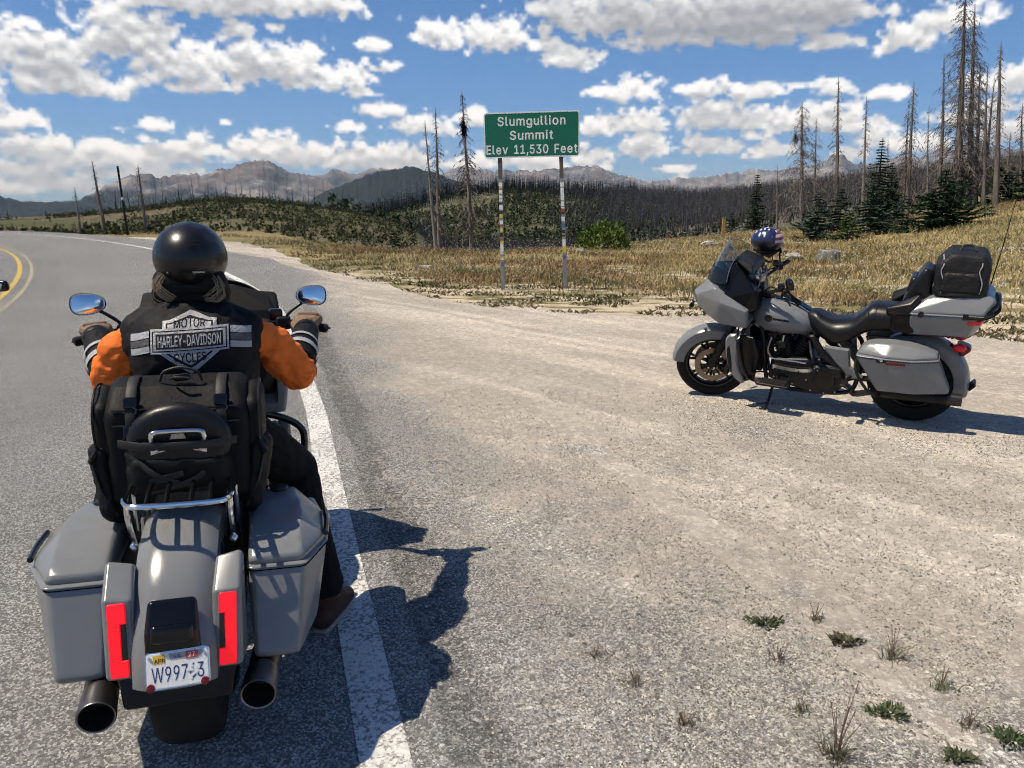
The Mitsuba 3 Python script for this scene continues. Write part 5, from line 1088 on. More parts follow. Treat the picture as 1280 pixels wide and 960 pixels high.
GREEN = [
 ('narrow dark spruce standing alone before the dead forest', 17.15, 46, 1.75, .75, SPR, 1.0),
 ('bushy young spruce under the leftmost dead tree of the right group', 21.2, 34, .55, 1.15, BLU, 1.2),
 ('dark spruce right of the bushy young one, half behind it', 22.6, 40, .75, 1.05, SPR, 1.1),
 ('tall dark green spruce with a sharp tip among the dead trees', 24.75, 48, 3.9, 1.25, SPR, 1.1),
 ('dark spruce at the right side of the sharp tipped one', 25.5, 50, 2.4, 1.2, SPR, 1.0),
 ('blue green young spruce in front of the sharp tipped spruce', 24.4, 35, 1.25, 1.15, BLU, 1.2),
 ('low bright green young spruce in the meadow grass', 23.2, 33, -.75, .8, YNG, 1.1),
 ('small young spruce left of the broad spruce', 26.4, 36, .4, .9, BLU, 1.1),
 ('broad bushy spruce, largest green tree on the right', 28.6, 34, 1.9, 1.65, SPR, 1.35),
 ('spruce behind the broad bushy one under the tallest dead tree', 29.3, 44, 3.4, 1.0, SPR, 1.1),
 ('dark spruce at the foot of the thick reddish dead trunk', 32.0, 46, 1.7, 1.1, SPR, 1.0),
 ('dark spruce cut by the right edge of the picture', 33.4, 44, 3.2, 1.2, SPR, 1.0),
 ('tiny round spruce in the grass on the right slope', 31.3, 37, -.35, .38, BLU, 1.3),
 ('very small spruce left of the lone narrow spruce', 15.6, 46, -.8, .5, SPR, 1.0),
 ('small dark spruce behind the grass, left of the sign', -5.7, 38, -1.5, .5, SPR, 1.0),
 ('small dark spruce below the dead trees, left of the sign', -8.6, 36, -2.0, .6, SPR, 1.0),
]
for i, (lab, az, r, et, w, col, dn) in enumerate(GREEN):
    conifer('spruce_tree', lab, az, r, et, w, 300 + i, dn, col)
# round bush
rng = np.random.default_rng(41); bxx, byy = at_px(6.75, 27.5); bz0 = float(ground_z(bxx, byy))
key = thing('bush', 'round bright green leafy bush in the dry grass right of the sign', 'bush')
n = 1700; u = rng.normal(size=(n, 3)); u /= np.linalg.norm(u, axis=1, keepdims=True); u[:, 2] = np.abs(u[:, 2])
rad = (.72 + .28 * rng.random((n, 1))) * (1 + .22 * (meshkit.fbm(u * 2.2, 3, 4)[:, None] - .5) * 2)
p = u * rad * V(.98, .9, .92) + V(bxx, byy, bz0 - .02)
v, f, m = ribbons(p, p + rng.normal(0, .07, (n, 3)) + u * .07 + V(0, 0, .02), .085, rng)
put('foliage', trimesh.Trimesh(v, f, process=False), 'm_leaf', key, smooth=False, color=np.repeat(shade_rows(rng, n, (.05, .085, .018), (.17, .23, .055)), 3, 0))
st = [rod((bxx, byy, bz0 - .05), V(bxx, byy, bz0) + q * V(.8, .8, .75), .012, .005, 5) for q in u[:36]]
for s_ in st[:12]: put('stem', s_, 'm_wood', key, smooth=True, color=np.tile([.09, .07, .05], (len(s_.vertices), 1)))

# far dead forest, hillside scrub, fallen logs
def scatter_dead(name, label, pos, h, seed, col, tw=8, wid=.16):
    rng = np.random.default_rng(seed); n = len(pos); x, y = pos.T; z = ground_z(x, y) - .2
    top = np.column_stack([x + rng.normal(0, .25, n), y + rng.normal(0, .25, n), z + h]); bot = np.column_stack([x, y, z])
    a = V(1, .2, 0); b = V(-.5, .86, 0); c_ = V(-.5, -.86, 0); w = (wid * rng.uniform(.6, 1.3, n))[:, None]
    vt = np.stack([bot + a * w, bot + b * w, bot + c_ * w, top], 1).reshape(-1, 3); i = np.arange(n)[:, None] * 4
    ft = np.concatenate([i + [0, 1, 3], i + [1, 2, 3], i + [2, 0, 3]])
    q = rng.random((n, tw)) ** .8 * .85 + .1; an = rng.uniform(0, 6.283, (n, tw)); L = (1.3 * (1 - q) + .25) * rng.uniform(.5, 1.2, (n, tw)) * (h[:, None] / 10) * 1.1
    s = bot[:, None] + (top - bot)[:, None] * q[..., None]; e = s + np.stack([np.cos(an) * L, np.sin(an) * L, -.45 * L * rng.uniform(.3, 1.4, (n, tw))], -1)
    vb, fb, _ = ribbons(s.reshape(-1, 3), e.reshape(-1, 3), .10, rng)
    ct = shade_rows(rng, n, *col); C = np.vstack([np.repeat(ct, 4, 0), np.repeat(np.repeat(ct, tw, 0), 3, 0) * .85])
    put(name, trimesh.Trimesh(np.vstack([vt, vb]), np.vstack([ft, fb + len(vt)]), process=False), 'm_leaf', None, smooth=False, color=C, stuff=True)
    k = list(scene)[-1]; labels[k].update({'label': label, 'category': 'forest'})
def region(seed, n, az0, az1, r0, r1, keep=None):
    rng = np.random.default_rng(seed); az = rng.uniform(az0, az1, n); r = np.sqrt(rng.uniform(r0 ** 2, r1 ** 2, n))
    p = np.column_stack([r * np.sin(np.radians(az)), r * np.cos(np.radians(az))])
    if keep is not None: p = p[keep(az, r, p)]
    return p
nz = lambda p, s, sd: meshkit.fbm(np.column_stack([p / s, p[:, 0] * 0]), 3, sd)
DC = ((.082, .077, .072), (.17, .158, .146))
p1_ = region(51, 28000, 2, 48, 120, 470, lambda a, r, p: (nz(p, 40, 3) > .30) & (np.random.default_rng(6).random(len(a)) < np.clip((a - 2.5 + 5 * (nz(p, 30, 19) - .5)) / 8, 0, 1)) & (np.random.default_rng(2).random(len(a)) < np.clip((r - 110) / 110, .12, 1)) & (r > 120 + 60 * np.clip((9 - a) / 3, 0, 1)))
rg = np.random.default_rng(1); scatter_dead('dead_forest', 'grey dead forest covering the hillside behind the meadow on the right', p1_, rg.uniform(4.5, 8.5, len(p1_)) * np.clip(np.hypot(*p1_.T) / 300, .5, 1), 61, DC, 8)
p2_ = region(52, 3800, -14, 9, 325, 470, lambda a, r, p: (nz(p, 50, 5) > .25))
scatter_dead('dead_forest', 'dark line of dead forest on the crest of the hill behind the sign', p2_, rg.uniform(5, 10, len(p2_)), 62, ((.03, .032, .028), (.085, .08, .07)), 9)
p3_ = region(53, 1500, -11, 8, 45, 130, lambda a, r, p: (nz(p, 25, 7) > .42) & (ground_z(p[:, 0], p[:, 1]) < -2.6))
scatter_dead('dead_forest', 'dead tree trunks in the hollow below the hill, left of and under the sign', p3_, rg.uniform(1.6, 3.6, len(p3_)), 63, ((.08, .07, .06), (.19, .17, .15)), 10, .10)
p4_ = region(54, 60, -27, -12, 100, 140)
scatter_dead('dead_forest', 'sparse small dead trees along the crest of the brown mound', p4_, rg.uniform(1.5, 4.5, len(p4_)), 64, ((.08, .07, .06), (.16, .14, .12)), 8, .07)
_wt = cKDTree(WL)
def off_road(p):
    d, i = _wt.query(p); s = ((p - WL[i]) * WN[i]).sum(1); return (s > 2.5) | (s < -11)
def scrub(name, label, pos, h, w, seed, c0, c1, tris=16):
    rng = np.random.default_rng(seed); n = len(pos); z = ground_z(*pos.T) - .05; b = np.column_stack([pos, z])
    q = rng.random((n, tris)); an = rng.uniform(0, 6.283, (n, tris)); rr = w[:, None] * (1 - q) ** .8 * rng.random((n, tris)) ** .5
    s = b[:, None] + np.stack([np.cos(an) * rr, np.sin(an) * rr, q * h[:, None]], -1)
    e = s + rng.normal(0, 1, (n, tris, 3)) * V(.3, .3, .2) * w[:, None, None] + V(0, 0, .14) * h[:, None, None]
    v, f, _ = ribbons(s.reshape(-1, 3), e.reshape(-1, 3), np.repeat(w * .55, tris), rng)
    c = np.repeat(shade_rows(rng, n, c0, c1), tris, 0) * rng.uniform(.6, 1.4, (n * tris, 1))
    put(name, trimesh.Trimesh(v, f, process=False), 'm_leaf', None, smooth=False, color=np.repeat(c, 3, 0), stuff=True)
    k = list(scene)[-1]; labels[k].update({'label': label, 'category': 'scrub'})
pa = region(71, 17000, -45, -7, 44, 170, lambda a, r, p: (nz(p, 14, 9) > .40) & off_road(p) & (np.hypot(p[:, 0], p[:, 1]) > np.interp(a, _az, _E) + 1.5))
scrub('hillside_scrub', 'small dark shrubs and young spruces all over the brown mound on the left', pa, rg.gamma(3, .09, len(pa)) + .10, rg.uniform(.12, .40, len(pa)), 81, (.036, .044, .02), (.10, .10, .055), 12)
pb = region(72, 5200, -13, 13, 110, 350, lambda a, r, p: (nz(p, 22, 11) > .42) & (np.random.default_rng(7).random(len(a)) < np.clip((13 - a) / 7, 0, 1)))
scrub('hillside_scrub', 'young spruces dotting the cleared green slope behind the sign', pb, rg.uniform(.9, 2.6, len(pb)), rg.uniform(.5, 1.2, len(pb)), 82, (.03, .042, .022), (.085, .098, .05))
pc = region(73, 2600, 7, 48, 48, 330, lambda a, r, p: (nz(p, 18, 13) > .45) & (r > np.interp(a, _az, _E) + 3))
scrub('hillside_scrub', 'dark undergrowth between the dead trunks on the right', pc, rg.uniform(.5, 2.0, len(pc)), rg.uniform(.4, 1.0, len(pc)), 83, (.02, .032, .015), (.07, .08, .04))
pd_ = region(74, 1500, -13, 12, 100, 340)
a_ = rg.uniform(0, 6.28, len(pd_)); L_ = rg.uniform(2, 6, len(pd_)); s_ = np.column_stack([pd_, ground_z(*pd_.T) + .25]); e_ = np.column_stack([pd_ + np.stack([np.cos(a_), np.sin(a_)], 1) * L_[:, None], np.zeros(len(pd_))]); e_[:, 2] = ground_z(*e_[:, :2].T) + .3
v, f, _ = ribbons(s_, e_, .32, np.random.default_rng(9))
put('fallen_logs', trimesh.Trimesh(v, f, process=False), 'm_leaf', None, smooth=False, color=np.repeat(shade_rows(rg, len(pd_), (.14, .13, .115), (.27, .25, .22)), 3, 0), stuff=True)
labels['fallen_logs'].update({'label': 'pale fallen logs lying on the cleared slope behind the sign', 'category': 'logs'})

# meadow grass
def edge_y(x): return np.interp(x, EDGE[:, 0], EDGE[:, 1])
def grass(name, label, n, seed, rr, keep, hh, ww, cols, lean=.45, cat_='grass'):
    rng = np.random.default_rng(seed); az = rng.uniform(-28, 42, n); r = rr(rng.random(n)); x, y = r * np.sin(np.radians(az)), r * np.cos(np.radians(az))
    k = keep(x, y, r, az, rng); x, y, r = x[k], y[k], r[k]; n = len(x)
    # tufts: blades share a root
    h = rng.uniform(*hh, n) * (.55 + .9 * nz(np.column_stack([x, y]), 2.2, seed)); s = np.column_stack([x, y, ground_z(x, y) - .01])
    ln = rng.normal(0, lean, (n, 2)) * h[:, None]; e = s + np.column_stack([ln, h])
    b = np.column_stack([-ln * .18, h * .08])
    v, f, m = ribbons(s, e, rng.uniform(*ww, n) * (1 + r / 40), rng, bend=b)
    t = nz(np.column_stack([x, y]), 5, seed + 1); t2 = nz(np.column_stack([x, y]), 1.1, seed + 2); u = rng.random(n)
    w = np.clip(np.stack([(t - .42) * 4 + u, (.5 - t) * 4 + u[::-1], (t2 - .52) * 6 + rng.random(n) * .8], 1), .02, None) ** 2; w /= w.sum(1, keepdims=True)
    c = w @ np.array(cols) * rng.uniform(.7, 1.3, (n, 1))
    put(name, trimesh.Trimesh(v, f, process=False), 'm_leaf', None, smooth=False, color=np.repeat(c, m, 0), stuff=True)
    kk = list(scene)[-1]; labels[kk].update({'label': label, 'category': cat_})
def keep_m(x, y, r, az, rng):
    d = y - edge_y(x); e = np.interp(az, _az, _E)
    dens = np.clip((d - 1.5) / 2.6, 0, 1) ** 1.3 * (.12 + .88 * np.clip((nz(np.column_stack([x, y]), 1.6, 17) - .38) / .16, 0, 1))
    return (rng.random(len(x)) < dens) & (r < e + 6) & ((x > -9.5) | (d > 1.5))
grass('meadow_grass', 'dry straw and reddish grass of the meadow behind the gravel', 230000, 91, lambda u: 11 + 38 * u ** 1.25, keep_m, (.07, .22), (.008, .016), [(.47, .375, .19), (.31, .21, .11), (.165, .17, .075)])
def keep_low(x, y, r, az, rng):
    d = y - edge_y(x); k = np.clip((nz(np.column_stack([x, y * 2.2]), .8, 27) - .50) / .05, 0, 1)
    return (d > -.25) & (d < 5) & (rng.random(len(x)) < k)
grass('edge_plants', 'low dark green and brown mats of plants along the gravel edge', 110000, 92, lambda u: 9.5 + 26 * u ** 1.4, keep_low, (.02, .075), (.012, .028), [(.20, .17, .09), (.12, .10, .06), (.07, .075, .035)], .9, 'plants')
# white seed heads and flowers
rngf = np.random.default_rng(95); n = 2600; az = rngf.uniform(-14, 40, n); r = 13 + 26 * rngf.random(n) ** 1.2; x, y = r * np.sin(np.radians(az)), r * np.cos(np.radians(az))
k = (y - edge_y(x) > 1.8) & (nz(np.column_stack([x, y]), 3, 33) > .5); x, y = x[k], y[k]
v = np.repeat(np.column_stack([x, y, ground_z(x, y) + rngf.uniform(.2, .42, len(x))]), 4, 0) + np.tile(V((0, 0, .022), (.022, 0, 0), (-.012, .018, 0), (-.012, -.018, -.004)), (len(x), 1)) if False else np.repeat(np.column_stack([x, y, ground_z(x, y) + rngf.uniform(.2, .42, len(x))]), 4, 0) + np.tile(np.array([(0, 0, .02), (.02, 0, -.008), (-.012, .018, -.008), (-.012, -.018, -.01)]), (len(x), 1))
i = np.arange(len(x))[:, None] * 4
put('wild_flowers', trimesh.Trimesh(v, np.concatenate([i + [0, 1, 2], i + [0, 2, 3], i + [0, 3, 1]]), process=False), 'm_leaf', None, smooth=False, color=np.tile([.55, .53, .46], (len(v), 1)), stuff=True)
labels['wild_flowers'].update({'label': 'white seed heads scattered through the dry meadow grass', 'category': 'flowers'})
# loose gravel near the camera
rngs = np.random.default_rng(97); n = 260000; az = rngs.uniform(-22, 36, n); r = 1.75 + 5.0 * rngs.random(n) ** 1.2; x, y = r * np.sin(np.radians(az)), r * np.cos(np.radians(az))
so = (x - LINE_O[0]) * LINE_D[1] - (y - LINE_O[1]) * LINE_D[0]
k = rngs.random(n) < np.clip((so - .25) / 1.0, 0, 1) * (.45 + .55 * (nz(np.column_stack([x, y]), .5, 44) > .48)) * np.clip(1.25 - .12 * r, .3, 1); x, y, so = x[k], y[k], so[k]; n = len(x)
O = np.array([(1, 0, 0), (-1, 0, 0), (0, 1, 0), (0, -1, 0), (0, 0, 1), (0, 0, -1.0)]); OF = np.array([(0, 2, 4), (2, 1, 4), (1, 3, 4), (3, 0, 4), (2, 0, 5), (1, 2, 5), (3, 1, 5), (0, 3, 5)])
sz = rngs.gamma(4, .0007, n) + .0014
q = O[None] * rngs.uniform(.65, 1.3, (n, 6, 1)) * V(1, .85, .6); an = rngs.uniform(0, 6.28, n); ca, sa = np.cos(an)[:, None], np.sin(an)[:, None]
q = np.stack([q[..., 0] * ca - q[..., 1] * sa, q[..., 0] * sa + q[..., 1] * ca, q[..., 2]], -1) + rngs.normal(0, .14, (n, 6, 3))
v = q * sz[:, None, None] + np.column_stack([x, y, np.where(so < 1.7, .008, .004) + sz * .25])[:, None]
c = shade_rows(rngs, n, (.09, .088, .084), (.62, .59, .54)) * shade_rows(rngs, n, (1, .97, .92), (1, 1, 1))
put('gravel', trimesh.Trimesh(v.reshape(-1, 3), (OF[None] + np.arange(n)[:, None, None] * 6).reshape(-1, 3), process=False), 'm_leaf', None, smooth=False, color=np.repeat(c, 6, 0), stuff=True)
labels['gravel'].update({'label': 'loose grey and tan stones lying on the pullout', 'category': 'gravel'})

# weeds in the gravel
WEEDS = [('flat dark green weed in the gravel, farthest left of the weed patch', 1.01, 2.76, 'mat', .085, (0.035, 0.045, 0.024), (0.083, 0.100, 0.051)),
 ('small brownish grass tuft beside the flat dark green weed', 1.22, 2.79, 'tuft', .05, (0.094, 0.087, 0.058), (0.186, 0.167, 0.115)),
 ('flat dull green and brown weed in the middle of the weed patch', 1.27, 2.63, 'mat', .075, (0.043, 0.043, 0.026), (0.095, 0.095, 0.059)),
 ('dry grass tuft with loose stalks right of the dull green weed', 1.40, 2.52, 'tuft', .10, (0.112, 0.106, 0.067), (0.242, 0.217, 0.151)),
 ('small yellow green tuft under a pale dry head', 1.49, 2.35, 'tuft', .055, (0.078, 0.091, 0.045), (0.209, 0.209, 0.131)),
 ('leafy green weed beside the tall dry stalks', 1.24, 2.21, 'mat', .075, (0.041, 0.054, 0.028), (0.099, 0.118, 0.063)),
 ('tall bare reddish stalks with grassy base near the bottom edge', 0.98, 2.00, 'stalk', .26, (0.076, 0.076, 0.047), (0.158, 0.145, 0.093)),
 ('little green weed left of the tall dry stalks', 0.95, 2.22, 'tuft', .035, (0.050, 0.063, 0.034), (0.107, 0.120, 0.068)),
 ('dark green weed cut by the right edge at the bottom corner', 1.57, 2.08, 'mat', .085, (0.032, 0.048, 0.023), (0.081, 0.107, 0.052)),
 ('small dark green weed at the bottom right of the gravel', 1.35, 2.00, 'mat', .05, (0.036, 0.049, 0.026), (0.088, 0.101, 0.055)),
 ('thin dry tuft left of the leafy weeds in the grey gravel', 0.43, 2.38, 'tuft', .04, (0.111, 0.092, 0.072), (0.204, 0.172, 0.133)),
 ('brown dry tuft near the right edge of the gravel', 1.47, 2.15, 'tuft', .05, (0.121, 0.101, 0.078), (0.223, 0.191, 0.145)),
 ('faint dry stalk standing alone above the weeds', 0.98, 2.52, 'tuft', .045, (0.112, 0.093, 0.080), (0.189, 0.163, 0.137)),
 ('dry brown scrap of weed in the grey gravel near the bottom edge', 0.55, 2.15, 'tuft', .045, (.13, .10, .07), (.23, .18, .12)),
 ('faint dry brown weed nearest to the asphalt', 0.31, 2.54, 'tuft', .035, (.12, .10, .07), (.21, .17, .12))]
for i, (lab, x, y, kind, s, c0, c1) in enumerate(WEEDS):
    rg = np.random.default_rng(400 + i); key = thing('weed', lab, 'weed'); base = V(x, y, .005)
    if kind == 'mat':
        n = 190; s = s * .62; a = rg.uniform(0, 6.28, n); rr = s * rg.random(n) ** .6 * (1 + .35 * np.sin(a * 3 + i)); st = base + np.column_stack([np.cos(a) * rr * 1.25, np.sin(a) * rr * .75, rg.uniform(.002, .012, n)])
        en = st + np.column_stack([np.cos(a + rg.normal(0, .6, n)) * .017, np.sin(a + rg.normal(0, .6, n)) * .017, rg.uniform(-.002, .018, n)])
        v, f, m = ribbons(st, en, .008, rg, bend=np.column_stack([a * 0, a * 0, a * 0 + .004]))
        put('leaves', trimesh.Trimesh(v, f, process=False), 'm_leaf', key, smooth=False, color=np.repeat(shade_rows(rg, n, c0, c1) * 1.25, m, 0), stuff=True)
    else:
        n = 42 if kind == 'tuft' else 70; hh = s * .85 if kind == 'tuft' else .08; d = rg.normal(0, .55, (n, 2)) * hh; st = base + np.column_stack([rg.normal(0, .018, (n, 2)), np.zeros(n)]); en = st + np.column_stack([d, hh * rg.uniform(.4, 1.1, n)])
        v, f, m = ribbons(st, en, .0035, rg, bend=np.column_stack([-d * .15, np.full(n, hh * .1)]))
        put('blades', trimesh.Trimesh(v, f, process=False), 'm_leaf', key, smooth=False, color=np.repeat(shade_rows(rg, n, c0, c1), m, 0), stuff=True)
        for k in range(9 if kind == 'stalk' else 4):
            a = rg.uniform(0, 6.28); L = (s if kind == 'stalk' else s * 1.5) * rg.uniform(.55, 1.1); sp = rg.uniform(.12, .42)
            t = tube(curve([base, base + V(math.cos(a) * sp * L * .4, math.sin(a) * sp * L * .4, L * .5), base + V(math.cos(a) * sp * L, math.sin(a) * sp * L, L)], 8), [.0016, .0015, .0014, .0013, .0012, .0012, .0011, .001, .0016][:9], 5)
            put('stalk', t, 'm_wood', key, smooth=True, color=np.tile([.15, .095, .075], (len(t.vertices), 1)))

# ------------------------------------------------------------------ rocks, stumps, stakes, pole
def rock(name, label, az, r, size, seed, col, cat_='rock'):
    x, y = at_px(az, r); t = trimesh.creation.icosphere(3, 1.0); n = t.vertices.copy()
    d = 1 + .5 * (meshkit.fbm(n * 1.6 + seed, 3, seed) - .5) * 2; n = np.sign(n) * np.abs(n) ** .75
    t.vertices = n * d[:, None] * V(*size) * .8 + V(x, y, float(ground_z(x, y)) + size[2] * .4)
    return single(name, label, cat_, t, 'm_wood', smooth=25, color=np.array(col) * (.75 + .5 * meshkit.fbm(t.vertices * 12, 3, seed))[:, None] if False else None) if False else (t, label, cat_)
mat('m_stone', mikit.proc(lambda p, n, uv: mix((.24, .225, .205), (.50, .48, .45), tfbm(p.x * 7, p.y * 7, p.z * 7))), .9, specular=.1)
mat('m_stump', mikit.proc(lambda p, n, uv: mix((.13, .12, .105), (.30, .285, .26), tfbm(p.x * 22, p.y * 22, p.z * 3))), .9, specular=.1)
for lab, az, r, size, seed in [('pale rock beside the young spruces, left of the stump', 19.9, 24, (.30, .2, .13), 1), ('whitish rock pile in the grass left of the small helmet', 14.2, 30, (.36, .2, .16), 2), ('flat pale rock on the grass slope at the right edge', 32.6, 24, (.40, .25, .08), 3),
   ('small white stone in the grass at the foot of the bush', 5.0, 25.5, (.16, .12, .12), 4), ('little pale stone right of the bush', 9.6, 29, (.14, .1, .1), 5), ('pale stones low in the grass behind the trunk of the parked motorcycle', 29.2, 20, (.22, .14, .07), 6), ('long whitish stone beneath the dead forest right of the bush', 10.9, 36, (.6, .3, .12), 7), ('small white stone in the meadow left of the sign', -6.3, 19.5, (.22, .15, .07), 8)]:
    t, l, c = rock('rock', lab, az, r, size, seed, None); single('rock', lab, 'rock', t, 'm_stone', smooth=25)
x, y = at_px(22.15, 23); z = float(ground_z(x, y)); a = np.linspace(0, 2 * np.pi, 28, endpoint=False); w = .27 * (1 + .09 * np.sin(a * 7) + .05 * np.sin(a * 13 + 1))
key = thing('tree_stump', 'weathered grey tree stump in the dry grass before the young spruces', 'stump')
put('bark', loft([np.column_stack([x + np.cos(a) * w * k, y + np.sin(a) * w * k, np.full(28, z + h) + (.02 * np.sin(a * 3) if h > .3 else 0)]) for h, k in [(-.1, 1.25), (.0, 1.15), (.10, 1.02), (.27, .98), (.29, .9)]], True), 'm_stump', key, smooth=30)
put('cut_top', loft([np.column_stack([x + np.cos(a) * w * .88 * k, y + np.sin(a) * w * .88 * k, np.full(28, z + h) + .015 * np.sin(a * 3)]) for h, k in [(.28, 1), (.302, .98)]], True), 'm_stump', key, smooth=20)
x, y = at_px(18.6, 25); z = float(ground_z(x, y))
single('fallen_branch', 'bleached fallen branch lying in the grass right of the small helmet', 'branch', tube(curve([(x - .5, y, z + .12), (x - .1, y + .1, z + .2), (x + .4, y, z + .16)], 14), .05, 8), 'm_stump')
mat('m_stake', (.42, .24, .06), .8); mat('m_stake_red', (.17, .06, .035), .8)
for lab, az, r, h, m in [('yellow brown marker stake standing in front of the dead forest', 15.1, 38, .85, 'm_stake'), ('dull reddish stake left of the yellow brown one', 11.3, 40, .75, 'm_stake_red')]:
    x, y = at_px(az, r); z = float(ground_z(x, y)); key = thing('marker_stake', lab, 'stake'); put('post', rbox((.16, .08, h + .2), .01, (x, y, z + h / 2 - .1)), m, key); put('cap', rbox((.17, .09, .05), .01, (x, y, z + h + .01)), 'm_stump', key)
x, y = at_px(-26.15, 43.5); z = float(ground_z(x, y)); top = EYE + 43.5 * math.tan(RAD(2.15))
key = thing('delineator_pole', 'tall thin black roadside pole with one white band at the road bend', 'pole')
put('pole', rod((x, y, z - .2), (x - .12, y, top), .055, .05, 10), 'm_black', key); put('white_band', rod((x - .055, y, z + (top - z) * .52), (x - .062, y, z + (top - z) * .56), .06, .06, 12), 'm_white', key); put('top_cap', rod((x - .12, y, top), (x - .12, y, top + .03), .055, .03, 10), 'm_satin', key)

# ------------------------------------------------------------------ summit sign
def unproject(px, py, yy):
    c, s = math.cos(PITCH), math.sin(PITCH); X, Yv = (px - 640) / 961., -(py - 480) / 961.; d = V(X, c + Yv * s, -s + Yv * c); return V(0, 0, EYE) + d * yy / d[1]
Lb, Rb = V(-.168, 14.71, 0), V(1.011, 14.55, 0.139)
ux = (Rb - Lb) / np.linalg.norm(Rb - Lb); un = V(ux[1], -ux[0], 0)
Lt, Rt = V(-.222, 14.69, 2.46), V(0.887, 14.53, 2.477)
key = thing('summit_sign', 'green highway sign with white lettering on two stickered posts beside the road', 'sign')
exs = Rt - Lt; Wp = np.linalg.norm(exs); exs /= Wp; ezs = un.copy(); eys = np.cross(ezs, exs); eys /= np.linalg.norm(eys)
o = (Lt + Rt) / 2 + ezs * .05 + eys * .345 + exs * .03
W2, H2 = .870, .395
frs = (o, exs, eys, ezs)
R4 = lambda w, h, r: rounded([(-w, -h), (w, -h), (w, h), (-w, h)], r)
mat('m_sign_green', (.0, .13, .07), .45); mat('m_sign_back', (.35, .35, .35), .5, metallic=.6)
put('panel', prism(R4(W2, H2, .05), -.004, .0, .001, frs), 'm_white', key)
put('green_face', prism(R4(W2 - .022, H2 - .022, .035), .0, .0015, .0004, frs), 'm_sign_green', key)
for s_ in (-.2, .2): put('backing_rail', tm(man(prism([(-W2 + .1, s_ - .03), (W2 - .1, s_ - .03), (W2 - .1, s_ + .03), (-W2 + .1, s_ + .03)], -.035, -.005, .002, frs))), 'm_sign_back', key)
for text, w, h, y_, x_ in [('Slumgullion', 1.23, .150, .165, .0), ('Summit', .79, .150, -.08, .0), ('Elev 11,530 Feet', 1.66, .150, -.325, .0)]:
    gap = .018
    xs, ms = 0, []
    for ch in text:
        if ch == ' ': xs += .10; continue
        t = meshkit.text_mesh(ch, h, .002, True); lo, hi = t.vertices[:, 0].min(), t.vertices[:, 0].max(); t.vertices[:, 0] += xs - lo; xs += hi - lo + .030; ms.append(t)
    k = w / (xs - .03)
    for t in ms:
        vv = t.vertices.copy(); vv[:, 0] = vv[:, 0] * k - w / 2 + x_; vv[:, 1] += y_; t.vertices = o + vv[:, :1] * exs + vv[:, 1:2] * eys + (vv[:, 2:] + .0012) * ezs
        put('letter', t, 'm_white', key, smooth=False)
mat('m_post', (.30, .30, .29), .5, metallic=.5); mat('m_post_brown', (.10, .08, .07), .7)
mat('m_stick_white', (.72, .72, .70), .6); mat('m_stick_blue', (.08, .14, .30), .6); mat('m_stick_red', (.38, .05, .04), .6); mat('m_stick_yellow', (.62, .50, .06), .6); mat('m_stick_black', (.03, .03, .03), .6)
rgk = np.random.default_rng(77)
for (a, b) in ((Lb, Lt), (Rb, Rt)):
    pk = newkey(key + '__post'); d = (b - a) / np.linalg.norm(b - a); Lp = np.linalg.norm(b - a)
    def bar(t0, t1, w, dpt): 
        c0, c1 = a + d * t0, a + d * t1
        return loft([np.array([c + exs * i * w + un * j_ * dpt for i, j_ in ((-1, -1), (1, -1), (1, 1), (-1, 1))]) for c in (c0, c1)])
    put('shaft', bar(-.1, Lp + .62, .031, .031), 'm_post', pk, smooth=False)
    put('top_sleeve', bar(Lp - .42, Lp + .05, .034, .034), 'm_post_brown', pk, smooth=False)
    put('base_sleeve', bar(-.05, .32, .037, .037), 'm_post', pk, smooth=False)
    t0 = .45
    while t0 < Lp - .5:
        h = rgk.uniform(.025, .085); m = rgk.choice(['m_stick_white'] * 7 + ['m_stick_blue', 'm_stick_red', 'm_stick_yellow', 'm_stick_black', 'm_stick_black'])
        w = rgk.uniform(.027, .034)
        put('sticker', loft([np.array([a + d * (t0 + q) + exs * i * w + un * (.0315 + e) for i, q, e in ((-1, 0, 0), (1, rgk.uniform(-.008, .008), 0), (1, h, 0), (-1, h, 0))]) + un * z_ for z_ in (0, .002)]), str(m), pk, smooth=False)
        t0 += h + (rgk.uniform(.0, .05) if rgk.random() < .6 else .0)

# ------------------------------------------------------------------ things on the parked motorcycle
MATRIX = M2
fabric('m_pack', (.009, .009, .010), .6, .05, 90., .004, .35)
key = thing('travel_bag', 'black soft travel bag with grey piping on the trunk of the parked motorcycle', 'bag')
pb_ = soften(hull([(x, s * y, z) for x, y, z in [(-.10, .17, 1.05), (-.36, .17, 1.05), (-.37, .16, 1.21), (-.10, .16, 1.22), (-.16, .15, 1.285), (-.34, .14, 1.275)] for s in (1, -1)], .035, 16), .02, 6)
put('body', crease(pb_, .016, 9, 3), 'm_pack', key, smooth=True)
put('front_pocket', crease(soften(hull([(-.13, .20, 1.07), (-.33, .20, 1.07), (-.14, .195, 1.17), (-.32, .195, 1.17)], .022, 12), .016, 4), .012, 14, 6), 'm_pack', key, smooth=True)
for x in (-.345, -.115):
    put('piping', tube(curve([(x, .205, 1.05), (x - .012, .208, 1.12), (x + .012, .20, 1.20), (x + .0, .19, 1.25), (x + .01, .12, 1.305)], 20), .004, 6), 'm_glabel', key)
put('top_handle', tube(curve([(-.20, .03, 1.315), (-.22, .0, 1.345), (-.28, .0, 1.345), (-.30, .03, 1.31)], 14), .009, 8), 'm_strap_black', key)
put('hold_down_strap', tube(curve([(-.10, .20, 1.035), (-.22, .225, 1.045), (-.37, .20, 1.035)], 12), .004, 6, flat=3), 'm_strap_black', key)
key = thing('helmet', 'dark helmet with stars and stripes pattern hung on the mirror of the parked motorcycle', 'helmet')
